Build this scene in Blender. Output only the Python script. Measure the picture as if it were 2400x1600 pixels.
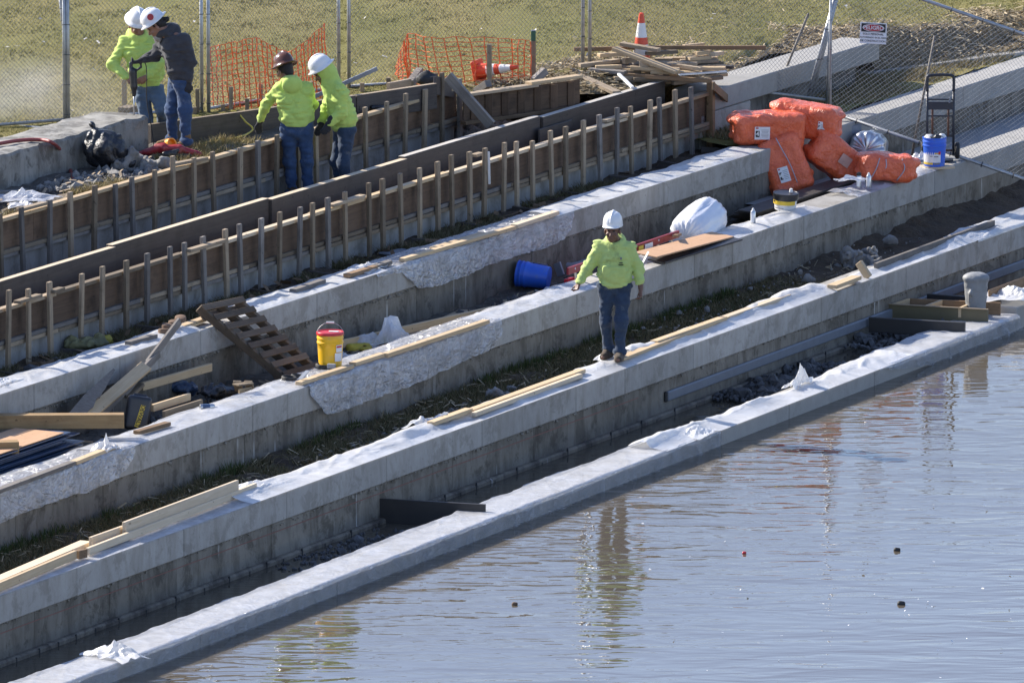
import bpy, bmesh, math, random
import numpy as np
from mathutils import Vector, Matrix
R_ = math.radians
rnd = random.Random(7)
for o in list(bpy.data.objects): bpy.data.objects.remove(o)
sc = bpy.context.scene
COL = sc.collection

# ------------------------------------------------------------------ camera, sky, sun, exposure
FPX, CAMZ, CAMY, PITCH = 25000.0, 22.3, -121.0, 10.0     # a long lens looking down from a bridge
cam = bpy.data.cameras.new('camera'); camo = bpy.data.objects.new('camera', cam); COL.objects.link(camo)
cam.sensor_width = 36; cam.lens = 36 * FPX / 2400; cam.clip_start = 1; cam.clip_end = 2500
camo.location = (0, CAMY, CAMZ); camo.rotation_euler = (R_(90 - PITCH), 0, 0)
sc.camera = camo
SUN_EL, SUN_AZ = 33.0, 148.0                              # elevation, azimuth counted from +X
sdir = Vector((math.cos(R_(SUN_AZ)) * math.cos(R_(SUN_EL)), math.sin(R_(SUN_AZ)) * math.cos(R_(SUN_EL)), math.sin(R_(SUN_EL))))
w = bpy.data.worlds.new('World'); sc.world = w; w.use_nodes = True
nt = w.node_tree; bg = nt.nodes['Background']
sky = nt.nodes.new('ShaderNodeTexSky'); sky.sky_type = 'NISHITA'; sky.sun_disc = False
sky.sun_elevation = R_(SUN_EL); sky.sun_rotation = math.atan2(sdir.x, sdir.y) % (2 * math.pi)
sky.air_density = 1.0; sky.dust_density = 0.3; sky.ozone_density = 3.5
tint = nt.nodes.new('ShaderNodeMix'); tint.data_type = 'RGBA'; tint.blend_type = 'MULTIPLY'; tint.inputs[0].default_value = 1; tint.inputs[7].default_value = (1.13, 1.0, 1.04, 1)   # white balance of the camera
nt.links.new(sky.outputs[0], tint.inputs[6]); nt.links.new(tint.outputs[2], bg.inputs[0]); bg.inputs[1].default_value = 0.118
sl = bpy.data.lights.new('sun', 'SUN'); sl.energy = 5.0; sl.angle = R_(0.53); sl.color = (1, 0.93, 0.825)
so = bpy.data.objects.new('sun', sl); COL.objects.link(so); so.rotation_euler = sdir.to_track_quat('Z', 'Y').to_euler()
sc.view_settings.view_transform = 'Standard'; sc.view_settings.look = 'None'
sc.view_settings.gamma = 1; sc.view_settings.use_curve_mapping = False; sc.view_settings.exposure = 1.05
sc.cycles.max_bounces = 8; sc.cycles.transparent_max_bounces = 16

# ------------------------------------------------------------------ survey: photo measurements to ground points
_th = R_(PITCH); _fw = np.array([0, math.cos(_th), -math.sin(_th)]); _up = np.array([0, math.sin(_th), math.cos(_th)])
_C = np.array([0, CAMY, CAMZ])
def P(x, y, z):
    """point at height z seen at photo position x, y (2400 wide)"""
    d = _fw + np.array([1., 0, 0]) * (x - 1200) / FPX + _up * (800 - y) / FPX
    return Vector(_C + d * (z - CAMZ) / d[2])
def proj(p):
    v = np.array(p) - _C; k = FPX / (v @ _fw)
    return 1200 + v[0] * k, 800 - (v @ _up) * k
UA = R_(63.3)
U = Vector((math.cos(UA), math.sin(UA), 0)); N = Vector((-math.sin(UA), math.cos(UA), 0))   # along the terraces; away from the water
class Wall:
    def __init__(s, xa, ya, xb, yb, z, width):
        a, b = P(xa, ya, z), P(xb, yb, z); s.z = z; s.w = width
        u = (b - a); u.z = 0; s.u = u.normalized(); s.n = Vector((-s.u.y, s.u.x, 0)); s.o = Vector((a.x, a.y, 0))
        s.s0 = 0; s.s1 = (b - a).length
    def at(s, t, d, z): p = s.o + s.u * t + s.n * d; p.z = z; return p
    def s(s, x, d=0.0, z=None):
        z = s.z if z is None else z
        lo, hi = -40., 80.
        for _ in range(40):
            m = (lo + hi) / 2
            if proj(s.at(m, d, z))[0] < x: lo = m
            else: hi = m
        return (lo + hi) / 2
W1 = Wall(158, 1600, 2388, 740, .17, .46)
W2 = Wall(0, 1396, 2400, 525, .73, .45)
W3 = Wall(0, 1153, 2400, 330, 1.25, .47)
W4 = Wall(0, 925, 2400, 158, 1.72, .44)
W5 = Wall(0, 722, 1657, 217, 2.26, .50)
W6 = Wall(8, 510, 1067, 205, 2.75, .45)

# ------------------------------------------------------------------ helpers: objects
def tag(o, label=None, cat=None, group=None, kind=None):
    if label: o['label'] = label
    if cat: o['category'] = cat
    if group: o['group'] = group
    if kind: o['kind'] = kind
    return o
def empty(name, loc, label=None, cat=None, group=None, rz=0):
    o = bpy.data.objects.new(name, None); COL.objects.link(o); o.location = loc; o.rotation_euler = (0, 0, rz)
    o.empty_display_size = .1
    return tag(o, label, cat, group)
def link(name, me, m=None, parent=None, mat=None, smooth=False):
    if m is not None and not me.materials: me.materials.append(m)
    o = bpy.data.objects.new(name, me); COL.objects.link(o)
    if mat is not None: o.matrix_world = mat
    if parent is not None:
        o.parent = parent
        o.matrix_parent_inverse = Matrix.Identity(4)
        pm = Matrix.LocRotScale(parent.location, parent.rotation_euler, parent.scale)
        if parent.parent is not None:
            q = parent.parent; pm = Matrix.LocRotScale(q.location, q.rotation_euler, q.scale) @ pm
        o.matrix_basis = pm.inverted() @ (mat if mat is not None else Matrix.Identity(4))
    if smooth: me.shade_smooth()
    return o
def mesh(name, vs, fs, m, parent=None, mat=None, smooth=False):
    me = bpy.data.meshes.new(name)
    me.from_pydata([tuple(v) for v in vs] if not isinstance(vs, np.ndarray) else vs.tolist(), [], fs if not isinstance(fs, np.ndarray) else fs.tolist())
    return link(name, me, m, parent, mat, smooth)
_boxc = {}
def box_me(l, wd, h, bev=0.0):
    key = (round(l, 3), round(wd, 3), round(h, 3), bev)
    bm = bmesh.new(); bmesh.ops.create_cube(bm, size=1)
    for v in bm.verts: v.co = Vector((v.co.x * l, v.co.y * wd, v.co.z * h))
    if bev: bmesh.ops.bevel(bm, geom=bm.edges[:], offset=bev, segments=1, affect='EDGES')
    me = bpy.data.meshes.new('box'); bm.to_mesh(me); bm.free()
    return me
def frame(A, B, up=(0, 0, 1), roll=0):
    A, B = Vector(A), Vector(B); x = (B - A).normalized(); up = Vector(up)
    if abs(x.dot(up)) > .98: up = Vector((0, -1, 0))
    y = up.cross(x).normalized(); z = x.cross(y)
    m = Matrix((x, y, z)).transposed().to_4x4(); m.translation = (A + B) / 2
    return m @ Matrix.Rotation(roll, 4, 'X') if roll else m
def board(name, A, B, wd, t, m, parent=None, roll=0, up=(0, 0, 1), bev=.004, **k):
    L = (Vector(B) - Vector(A)).length
    o = link(name, box_me(L, wd, t, bev), m, parent, frame(A, B, up, roll))
    return tag(o, **k) if k else o
def tube_geo(pts, r, n=8, closed=False, cap=True):
    pts = [Vector(p) for p in pts]; vs, fs = [], []; rr = r if hasattr(r, '__len__') else [r] * len(pts)
    T = []
    for i in range(len(pts)):
        a = pts[max(i - 1, 0)]; b = pts[min(i + 1, len(pts) - 1)]
        if closed: a = pts[i - 1]; b = pts[(i + 1) % len(pts)]
        T.append((b - a).normalized())
    ref = Vector((0, 0, 1)) if abs(T[0].z) < .9 else Vector((1, 0, 0))
    x = T[0].cross(ref).normalized()
    for i, p in enumerate(pts):
        x = (x - T[i] * x.dot(T[i])).normalized(); y = T[i].cross(x)
        for j in range(n):
            a = 2 * math.pi * j / n; vs.append(p + (x * math.cos(a) + y * math.sin(a)) * rr[i])
    m = len(pts)
    for i in range(m if closed else m - 1):
        for j in range(n):
            a = i * n + j; b = i * n + (j + 1) % n; c = ((i + 1) % m) * n + (j + 1) % n; d = ((i + 1) % m) * n + j
            fs.append((a, b, c, d))
    if cap and not closed:
        fs.append(tuple(range(n - 1, -1, -1))); fs.append(tuple((m - 1) * n + j for j in range(n)))
    return vs, fs
def tube(name, pts, r, m, parent=None, n=8, closed=False, smooth=True, **k):
    vs, fs = tube_geo(pts, r, n, closed); o = mesh(name, vs, fs, m, parent, None, smooth)
    return tag(o, **k) if k else o
def curve(pts, n=8):
    """Catmull-Rom through the points"""
    pts = [Vector(p) for p in pts]; q = [pts[0] * 2 - pts[1]] + pts + [pts[-1] * 2 - pts[-2]]; out = []
    for i in range(1, len(q) - 2):
        a, b, c, d = q[i - 1:i + 3]
        for j in range(n):
            t = j / n; out.append(.5 * ((2 * b) + (c - a) * t + (2 * a - 5 * b + 4 * c - d) * t * t + (3 * b - a - 3 * c + d) * t ** 3))
    return out + [pts[-1]]
def lathe_geo(prof, n=28, sx=1, sy=1):
    vs, fs = [], []; m = len(prof)
    for r, z in prof:
        for j in range(n):
            a = 2 * math.pi * j / n; vs.append(Vector((r * math.cos(a) * sx, r * math.sin(a) * sy, z)))
    for i in range(m - 1):
        for j in range(n): fs.append((i * n + j, i * n + (j + 1) % n, (i + 1) * n + (j + 1) % n, (i + 1) * n + j))
    fs.append(tuple(range(n - 1, -1, -1))); fs.append(tuple((m - 1) * n + j for j in range(n)))
    return vs, fs
def lathe(name, prof, m, parent=None, mat=None, n=28, sx=1, sy=1, smooth=True, **k):
    vs, fs = lathe_geo(prof, n, sx, sy); o = mesh(name, vs, fs, m, parent, mat, smooth)
    if smooth:
        o.data.set_sharp_from_angle(angle=R_(50))
    return tag(o, **k) if k else o
def text_me(s, size):
    cu = bpy.data.curves.new('t', 'FONT'); cu.body = s; cu.size = size; cu.align_x = 'CENTER'; cu.align_y = 'CENTER'; cu.extrude = .0004; cu.offset = size * .018; cu.resolution_u = 3
    o = bpy.data.objects.new('t', cu); COL.objects.link(o); dg = bpy.context.evaluated_depsgraph_get()
    me = bpy.data.meshes.new_from_object(o.evaluated_get(dg)); bpy.data.objects.remove(o); me.materials.clear()
    return me

# ------------------------------------------------------------------ helpers: numpy noise, distance fields and surface nets
def vnoise(x, y, z, seed=0, lin=False):
    xi, yi, zi = np.floor(x).astype(np.int64), np.floor(y).astype(np.int64), np.floor(z).astype(np.int64)
    fx, fy, fz = x - xi, y - yi, z - zi
    fx, fy, fz = [f if lin else f * f * (3 - 2 * f) for f in (fx, fy, fz)]
    def h(a, b, c):
        n = (a * 374761393 + b * 668265263 + c * 1442695041 + seed * 974711) & 0xffffffff
        n = ((n ^ (n >> 13)) * 1274126177) & 0xffffffff; n = ((n ^ (n >> 16)) * 2246822519) & 0xffffffff
        return (n >> 8 & 0xffff) / 32767.5 - 1
    r = 0
    for dx in (0, 1):
        for dy in (0, 1):
            for dz in (0, 1):
                r = r + h(xi + dx, yi + dy, zi + dz) * (fx if dx else 1 - fx) * (fy if dy else 1 - fy) * (fz if dz else 1 - fz)
    return r
def fbm(x, y, z=0., oct=3, seed=0):
    x, y = np.asarray(x, float), np.asarray(y, float); z = np.zeros_like(x) + z; r = 0; a = 1
    for i in range(oct): r = r + a * vnoise(x, y, z, seed + i * 17); x, y, z, a = x * 2.03, y * 2.03, z * 2.03, a * .5
    return r
def crease(x, y, seed=0):
    """sharp-folded height, as crumpled film has"""
    x, y = np.asarray(x, float), np.asarray(y, float); z = np.zeros_like(x) + seed * .37
    a, b = x + .6 * y, y - .6 * x
    return .6 * np.abs(vnoise(a, b, z, seed, True)) * 2 + .5 * np.abs(vnoise(b * 1.9, a * 2.1, z, seed + 5, True)) + .25 * np.abs(vnoise(a * 4.1 - b, b * 3.7, z, seed + 9, True)) - .55
class Field:
    def __init__(s, lo, hi, h):
        s.h = h; s.lo = np.array(lo, float); s.ax = [np.arange(lo[i], hi[i] + h, h) for i in range(3)]
        s.F = np.full([len(a) for a in s.ax], 1.0, np.float32)
    def sub(s, lo, hi):
        sl = tuple(slice(max(0, np.searchsorted(s.ax[i], lo[i])), np.searchsorted(s.ax[i], hi[i])) for i in range(3))
        g = np.meshgrid(*[s.ax[i][sl[i]] for i in range(3)], indexing='ij')
        return sl, g
    def put(s, sl, d, k, cut=False):
        a = s.F[sl]
        if cut: s.F[sl] = np.maximum(a, -d); return
        t = np.clip(.5 + .5 * (a - d) / k, 0, 1); s.F[sl] = a * (1 - t) + d * t - k * t * (1 - t)
    def cap(s, a, b, ra, rb=None, k=.03, cut=False):
        rb = ra if rb is None else rb; a, b = np.array(a, float), np.array(b, float); m = max(ra, rb) + k + 3 * s.h
        sl, (X, Y, Z) = s.sub(np.minimum(a, b) - m, np.maximum(a, b) + m); ba = b - a; L = ba @ ba + 1e-9
        t = np.clip(((X - a[0]) * ba[0] + (Y - a[1]) * ba[1] + (Z - a[2]) * ba[2]) / L, 0, 1)
        d = np.sqrt((X - a[0] - t * ba[0]) ** 2 + (Y - a[1] - t * ba[1]) ** 2 + (Z - a[2] - t * ba[2]) ** 2) - (ra + (rb - ra) * t)
        s.put(sl, d, k, cut)
    def ell(s, c, r, M=None, k=.03, cut=False):
        c = np.array(c, float); r = np.array(r, float); m = max(r) + k + 3 * s.h
        sl, (X, Y, Z) = s.sub(c - m, c + m); q = np.stack([X - c[0], Y - c[1], Z - c[2]], -1)
        if M is not None: q = q @ np.array(M)            # columns are the local axes
        k0 = np.sqrt(((q / r) ** 2).sum(-1)); k1 = np.sqrt(((q / r ** 2) ** 2).sum(-1)) + 1e-9
        s.put(sl, k0 * (k0 - 1) / k1, k, cut)
    def box(s, c, hs, M=None, rd=.02, k=.03, cut=False):
        c = np.array(c, float); hs = np.array(hs, float); m = np.linalg.norm(hs) + k + 3 * s.h
        sl, (X, Y, Z) = s.sub(c - m, c + m); q = np.stack([X - c[0], Y - c[1], Z - c[2]], -1)
        if M is not None: q = q @ np.array(M)
        q = np.abs(q) - (hs - rd); d = np.sqrt((np.maximum(q, 0) ** 2).sum(-1)) + np.minimum(q.max(-1), 0) - rd
        s.put(sl, d, k, cut)
    def noise(s, amp, sc_, seed=0, oct=2, ridge=False):
        X, Y, Z = np.meshgrid(*s.ax, indexing='ij'); m = np.abs(s.F) < .12
        sc_ = sc_ if hasattr(sc_, '__len__') else (sc_,) * 3
        n = fbm(X[m] * sc_[0], Y[m] * sc_[1], Z[m] * sc_[2], oct, seed)
        if ridge: n = .6 - np.abs(n) * 1.6
        s.F[m] += (amp * n).astype(np.float32)
    def below(s, z, nrm=(0, 0, 1), org=None):
        """cut away everything under the plane"""
        X, Y, Z = np.meshgrid(*s.ax, indexing='ij'); o = (0, 0, z) if org is None else org
        s.F = np.maximum(s.F, -((X - o[0]) * nrm[0] + (Y - o[1]) * nrm[1] + (Z - o[2]) * nrm[2])).astype(np.float32)
    def nets(s):
        F = s.F; S = F < 0; nx, ny, nz = F.shape
        c = np.zeros((nx - 1, ny - 1, nz - 1), np.int8)
        for dx in (0, 1):
            for dy in (0, 1):
                for dz in (0, 1): c += S[dx:nx - 1 + dx, dy:ny - 1 + dy, dz:nz - 1 + dz]
        I = np.argwhere((c > 0) & (c < 8)); idx = np.full(c.shape, -1, np.int64); idx[tuple(I.T)] = np.arange(len(I))
        acc = np.zeros((len(I), 3)); cnt = np.zeros(len(I)); cor = [(a, b, d) for a in (0, 1) for b in (0, 1) for d in (0, 1)]
        for p in cor:
            for q in cor:
                if sum(abs(p[i] - q[i]) for i in range(3)) == 1 and p < q:
                    fa = F[I[:, 0] + p[0], I[:, 1] + p[1], I[:, 2] + p[2]]; fb = F[I[:, 0] + q[0], I[:, 1] + q[1], I[:, 2] + q[2]]
                    m = (fa < 0) != (fb < 0); t = np.where(m, fa / np.where(fa == fb, 1, fa - fb), 0)
                    pt = np.array(p)[None] + t[:, None] * (np.array(q) - np.array(p))[None]
                    acc += np.where(m[:, None], pt, 0); cnt += m
        V = s.lo + (I + acc / np.maximum(cnt, 1)[:, None]) * s.h; Q = []
        for a in range(3):
            b, d = (a + 1) % 3, (a + 2) % 3
            sa = [slice(1, -1)] * 3; sa[a] = slice(0, -1); sb = [slice(1, -1)] * 3; sb[a] = slice(1, None)
            A, B = S[tuple(sa)], S[tuple(sb)]; off = np.array([1, 1, 1]); off[a] = 0
            for fl in (0, 1):
                e = np.argwhere((A & ~B) if fl == 0 else (~A & B)) + off
                if not len(e): continue
                eb = np.zeros(3, int); eb[b] = 1; ed = np.zeros(3, int); ed[d] = 1
                q = [idx[tuple((e - eb - ed).T)], idx[tuple((e - ed).T)], idx[tuple(e.T)], idx[tuple((e - eb).T)]]
                Q.append(np.stack(q if fl == 0 else q[::-1], 1))
        return V, np.concatenate(Q)
    def build(s, name, m, parent=None, mat=None, **k):
        V, Q = s.nets(); o = mesh(name, V, Q, m, parent, mat, True)
        return tag(o, **k) if k else o

# ------------------------------------------------------------------ materials
class NT:
    def __init__(s, name):
        s.m = bpy.data.materials.new(name); s.m.use_nodes = True; s.t = s.m.node_tree; s.b = s.t.nodes['Principled BSDF']; s.out = s.t.nodes['Material Output']
    def n(s, ty, **k):
        n = s.t.nodes.new('ShaderNode' + ty)
        for a, v in k.items(): setattr(n, a, v)
        return n
    def l(s, a, b): s.t.links.new(a, b)
    def coord(s, scale=(1, 1, 1), src='Object'):
        c = s.n('TexCoord'); mp = s.n('Mapping'); mp.inputs['Scale'].default_value = scale; s.l(c.outputs[src], mp.inputs[0]); return mp.outputs[0]
    def pos(s, scale=(1, 1, 1)):
        g = s.n('NewGeometry'); mp = s.n('Mapping'); mp.inputs['Scale'].default_value = scale; s.l(g.outputs['Position'], mp.inputs[0]); return mp.outputs[0]
    def noise(s, v, scale, detail=4, rough=.6, dist=0):
        n = s.n('TexNoise'); n.inputs['Scale'].default_value = scale; n.inputs['Detail'].default_value = detail; n.inputs['Roughness'].default_value = rough
        n.inputs['Distortion'].default_value = dist
        if v is not None: s.l(v, n.inputs['Vector'])
        return n.outputs['Fac']
    def ramp(s, f, a, b, va=0., vb=1.):
        n = s.n('MapRange'); n.inputs['From Min'].default_value = a; n.inputs['From Max'].default_value = b; n.inputs['To Min'].default_value = va; n.inputs['To Max'].default_value = vb
        s.l(f, n.inputs['Value']); return n.outputs['Result']
    def mix(s, f, a, b, blend='MIX'):
        n = s.n('Mix', data_type='RGBA', blend_type=blend)
        for i, v in ((0, f), (6, a), (7, b)):
            if hasattr(v, 'links') or isinstance(v, bpy.types.NodeSocket): s.l(v, n.inputs[i])
            else: n.inputs[i].default_value = v if i == 0 else (*v[:3], 1)
        return n.outputs[2]
    def math(s, op, a, b=0.):
        n = s.n('Math', operation=op)
        for i, v in ((0, a), (1, b)):
            if isinstance(v, bpy.types.NodeSocket): s.l(v, n.inputs[i])
            else: n.inputs[i].default_value = v
        return n.outputs[0]
    def bump(s, h, strength=.5, dist=.01):
        n = s.n('Bump'); n.inputs['Strength'].default_value = strength; n.inputs['Distance'].default_value = dist; s.l(h, n.inputs['Height']); s.l(n.outputs[0], s.b.inputs['Normal']); return n
    def done(s, col, rough=.7, metal=0., spec=.5):
        if isinstance(col, bpy.types.NodeSocket): s.l(col, s.b.inputs['Base Color'])
        else: s.b.inputs['Base Color'].default_value = (*col, 1)
        if isinstance(rough, bpy.types.NodeSocket): s.l(rough, s.b.inputs['Roughness'])
        else: s.b.inputs['Roughness'].default_value = rough
        s.b.inputs['Metallic'].default_value = metal; s.b.inputs['Specular IOR Level'].default_value = spec
        return s.m
    def rand(s, col, lo=.8, hi=1.15):
        i = s.n('ObjectInfo'); v = s.ramp(i.outputs['Random'], 0, 1, lo, hi); h = s.n('HueSaturation'); s.l(v, h.inputs['Value']); s.l(col, h.inputs['Color']) if isinstance(col, bpy.types.NodeSocket) else setattr(h.inputs['Color'], 'default_value', (*col, 1)); return h.outputs[0]
def simple(name, c1, c2=None, scale=8, rough=.6, bump=0., bscale=30, metal=0., spec=.5, rand=None, thr=(.35, .7), bdist=.01):
    t = NT(name); v = t.coord(); c2 = c2 or tuple(x * .8 for x in c1)
    c = t.mix(t.ramp(t.noise(v, scale, 5), *thr), c1, c2)
    if rand: c = t.rand(c, *rand)
    if bump: t.bump(t.noise(v, bscale, 4), bump, bdist)
    return t.done(c, rough, metal, spec)
def wood(name, c1, c2, rough=.75, dirt=.4, rand=(.75, 1.2)):
    t = NT(name); o = t.n('ObjectInfo'); c = t.n('TexCoord'); va = t.n('VectorMath', operation='ADD'); t.l(c.outputs['Object'], va.inputs[0])
    mm = t.n('VectorMath', operation='SCALE'); cc = t.n('CombineXYZ'); t.l(o.outputs['Random'], cc.inputs[0]); t.l(o.outputs['Random'], cc.inputs[1]); t.l(cc.outputs[0], mm.inputs[0]); mm.inputs['Scale'].default_value = 37.; t.l(mm.outputs[0], va.inputs[1])
    mp = t.n('Mapping'); mp.inputs['Scale'].default_value = (1.3, 26, 26); t.l(va.outputs[0], mp.inputs[0])
    g = t.noise(mp.outputs[0], 1.6, 6, .65, .6); col = t.mix(t.ramp(g, .3, .7), c1, c2)
    b = t.noise(va.outputs[0], 4.5, 4); col = t.mix(t.ramp(b, .5, .72, 0, dirt), col, tuple(x * .38 for x in c2))
    k = t.noise(va.outputs[0], 15, 2); col = t.mix(t.ramp(k, .69, .73, 0, .7), col, tuple(x * .35 for x in c2))
    col = t.rand(col, *rand); t.bump(g, .35, .004)
    return t.done(col, rough, 0, .3)
def concrete(name, c1, c2, stain, streak=.5, drip=0., rand=(.93, 1.07), rough=.85, pits=.6):
    t = NT(name); v = t.pos(); n1 = t.noise(v, 1.1, 6, .65); n2 = t.noise(v, 9, 5, .7); vs = t.noise(t.pos((3.5, 3.5, 1.1)), 1.2, 6, .72, .5)
    col = t.mix(t.ramp(n1, .3, .7), c1, c2); col = t.mix(t.ramp(n2, .35, .75, 0, .35), col, tuple(x * .72 for x in c2))
    col = t.mix(t.ramp(vs, .44, .64, 0, streak), col, stain)
    bl = t.noise(v, 2.7, 6, .75, .4); col = t.mix(t.ramp(bl, .52, .60, 0, streak * .9), col, tuple(x * .8 for x in stain))
    if drip:
        d = t.noise(t.pos((11, 11, .45)), 1., 3, .5); q = t.noise(v, 1.6, 2); f = t.math('MULTIPLY', t.ramp(d, .66, .70), t.ramp(q, .45, .62, 0, drip)); col = t.mix(f, col, (.62, .61, .58))
    p = t.noise(v, 34, 2, .5); pm = t.ramp(p, .70, .74, 0, pits); col = t.mix(pm, col, tuple(x * .35 for x in c2))
    h = t.math('ADD', t.math('MULTIPLY', n2, .5), t.math('MULTIPLY', pm, -.7)); t.bump(h, .5, .006)
    return t.done(t.rand(col, *rand), rough, 0, .35)
M = {}
M['cap'] = concrete('panel_concrete', (.405, .39, .36), (.335, .32, .295), (.22, .20, .165), .5)
M['base'] = concrete('base_concrete', (.25, .228, .19), (.175, .158, .13), (.085, .072, .055), .75, .6, (.85, 1.1))
M['baresc'] = concrete('bare_concrete', (.36, .35, .325), (.31, .30, .28), (.25, .24, .22), .3, 0, (.96, 1.04), pits=.25)
M['darkcon'] = concrete('old_concrete', (.25, .24, .22), (.17, .16, .145), (.07, .066, .06), .8, .3)
M['oldwall'] = concrete('drilled_old_concrete', (.33, .32, .29), (.25, .24, .215), (.09, .082, .07), .75)
M['floor'] = concrete('floor_concrete', (.36, .36, .355), (.30, .30, .295), (.25, .25, .245), .3, pits=.1)
M['ledge'] = concrete('ledge_concrete', (.27, .235, .18), (.18, .155, .12), (.06, .05, .042), .8, .5)
M['ply'] = wood('brown_plywood', (.165, .105, .065), (.105, .068, .045), .7, .6, (.8, 1.2))
M['darkboard'] = wood('dark_form_board', (.088, .074, .065), (.058, .049, .044), .55, .4, (.85, 1.25))
M['whitewood'] = wood('bleached_lit_edge', (.56, .52, .46), (.46, .42, .36), .75, .2, (.9, 1.1))  # paleness also carries the sunlight on the form board top edges
M['pine'] = wood('fresh_pine', (.56, .43, .27), (.46, .33, .19), .7, .12, (.85, 1.12))
M['pale'] = wood('pale_board', (.64, .53, .39), (.53, .42, .28), .7, .12, (.9, 1.1))
M['stake'] = wood('stake_wood', (.36, .28, .19), (.25, .195, .135), .8, .45, (.55, 1.2))
M['grey'] = wood('grey_lumber', (.26, .235, .21), (.175, .155, .135), .85, .4, (.7, 1.2))
M['brown'] = wood('brown_lumber', (.27, .175, .10), (.19, .12, .065), .75, .4, (.75, 1.25))
M['old'] = wood('pile_lumber', (.38, .30, .21), (.26, .20, .135), .85, .4, (.5, 1.3))
M['timber'] = wood('treated_timber', (.36, .245, .12), (.25, .155, .07), .75, .35, (.95, 1.05))
M['tanply'] = wood('tan_plywood', (.55, .34, .20), (.47, .28, .155), .7, .15, (.95, 1.05))
M['pallet'] = wood('pallet_wood', (.15, .112, .078), (.095, .072, .052), .85, .45, (.7, 1.25))
M['mortar'] = concrete('mortar_drips', (.30, .28, .24), (.21, .195, .165), (.13, .115, .09), .4)
M['ring'] = wood('log_round', (.20, .13, .085), (.12, .08, .055), .8, .4)
M['black_panel'] = simple('black_panel', (.022, .021, .022), (.035, .033, .032), 3, .5)
M['olive'] = simple('olive_panel', (.135, .115, .062), (.115, .097, .055), 3, .5)
M['steel_band'] = simple('grey_band', (.16, .18, .21), (.13, .145, .175), 5, .45, spec=.5)
def film(name, alpha, col, rough, bscale=7, bst=.5, milk=.25, ior=1.6, bd=.05):
    t = NT(name); v = t.pos(); n1 = t.noise(v, bscale, 5, .62, 1.2); n2 = t.noise(t.pos((1, 1, 2.2)), bscale * 2.4, 3, .55, 2.)
    rid = t.math('ABSOLUTE', t.math('SUBTRACT', n1, .5)); h = t.math('ADD', t.math('MULTIPLY', rid, -1.6), t.math('MULTIPLY', n2, .5)); t.bump(h, bst, bd)
    d = t.noise(v, 2.2, 4); c = t.mix(t.ramp(d, .58, .75, 0, .3), col, (col[0] * .72, col[1] * .66, col[2] * .57)); t.done(c, rough, 0, .9); t.b.inputs['IOR'].default_value = ior
    t.b.inputs['Subsurface Weight'].default_value = 0
    tr = t.n('BsdfTransparent'); tl = t.n('BsdfTranslucent'); tl.inputs[0].default_value = (*col, 1); mx0 = t.n('MixShader'); mx0.inputs[0].default_value = milk; t.l(t.b.outputs[0], mx0.inputs[1]); t.l(tl.outputs[0], mx0.inputs[2])
    mx = t.n('MixShader'); av = t.ramp(t.noise(v, 3.5, 4), .32, .68, alpha - .18, min(1, alpha + .16)); t.l(av, mx.inputs[0]); t.l(tr.outputs[0], mx.inputs[1]); t.l(mx0.outputs[0], mx.inputs[2]); t.l(mx.outputs[0], t.out.inputs[0])
    return t.m
M['film'] = film('plastic_film', .64, (.74, .755, .79), .24, 3, .4)
M['drape'] = film('hanging_film', .70, (.62, .62, .63), .14, 2.4, 1., .12, 2.2, .10)
M['film_shade'] = film('shaded_film', .34, (.52, .56, .63), .12, 5, 1., .1, 2.4, .12)  # darker bluish copy of the film, paints the shaded side of the wrap
M['film_white'] = film('white_film', .93, (.78, .78, .775), .32, 3.5, .25, .3)
M['roll'] = simple('white_wrap', (.72, .73, .76), (.64, .65, .68), 5, .28, .5, 14, spec=.6)
M['soil'] = simple('soil', (.085, .058, .033), (.045, .031, .020), 3, .95, 1., 14, bdist=.05)
M['gravelly'] = simple('gravelly_soil', (.14, .125, .105), (.06, .052, .043), 5, .95, 1., 18, bdist=.05)
M['mud'] = simple('wet_mud', (.03, .026, .022), (.055, .05, .043), 6, .4, 1., 20, bdist=.04)
M['rock'] = simple('grey_rubble', (.27, .26, .245), (.16, .155, .145), 7, .9, .9, 26, rand=(.7, 1.15), bdist=.02)
M['darkrock'] = simple('wet_rubble', (.06, .06, .062), (.13, .13, .135), 9, .6, .9, 26, rand=(.6, 1.2), bdist=.02)
def blades(name, cols):
    t = NT(name); g = t.n('NewGeometry'); r = t.n('ValToRGB'); r.color_ramp.interpolation = 'LINEAR'
    for i, c in enumerate(cols):
        e = r.color_ramp.elements[i] if i < 2 else r.color_ramp.elements.new(1); e.position = i / (len(cols) - 1); e.color = (*c, 1)
    t.l(g.outputs['Random Per Island'], r.inputs[0]); return t.done(r.outputs[0], .8, 0, .2)
M['blade'] = blades('lawn_grass', [(.19, .185, .052), (.255, .22, .08), (.165, .16, .044), (.33, .28, .13), (.215, .20, .06)])
M['drygrass'] = blades('dry_grass', [(.10, .085, .04), (.17, .13, .07), (.07, .075, .025), (.24, .19, .11), (.06, .07, .02)])
M['weed'] = blades('green_weed', [(.04, .06, .018), (.06, .085, .025), (.085, .08, .035)])
M['strawm'] = blades('straw', [(.38, .30, .18), (.30, .23, .135), (.48, .40, .27), (.24, .185, .105), (.34, .27, .16)])
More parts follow.
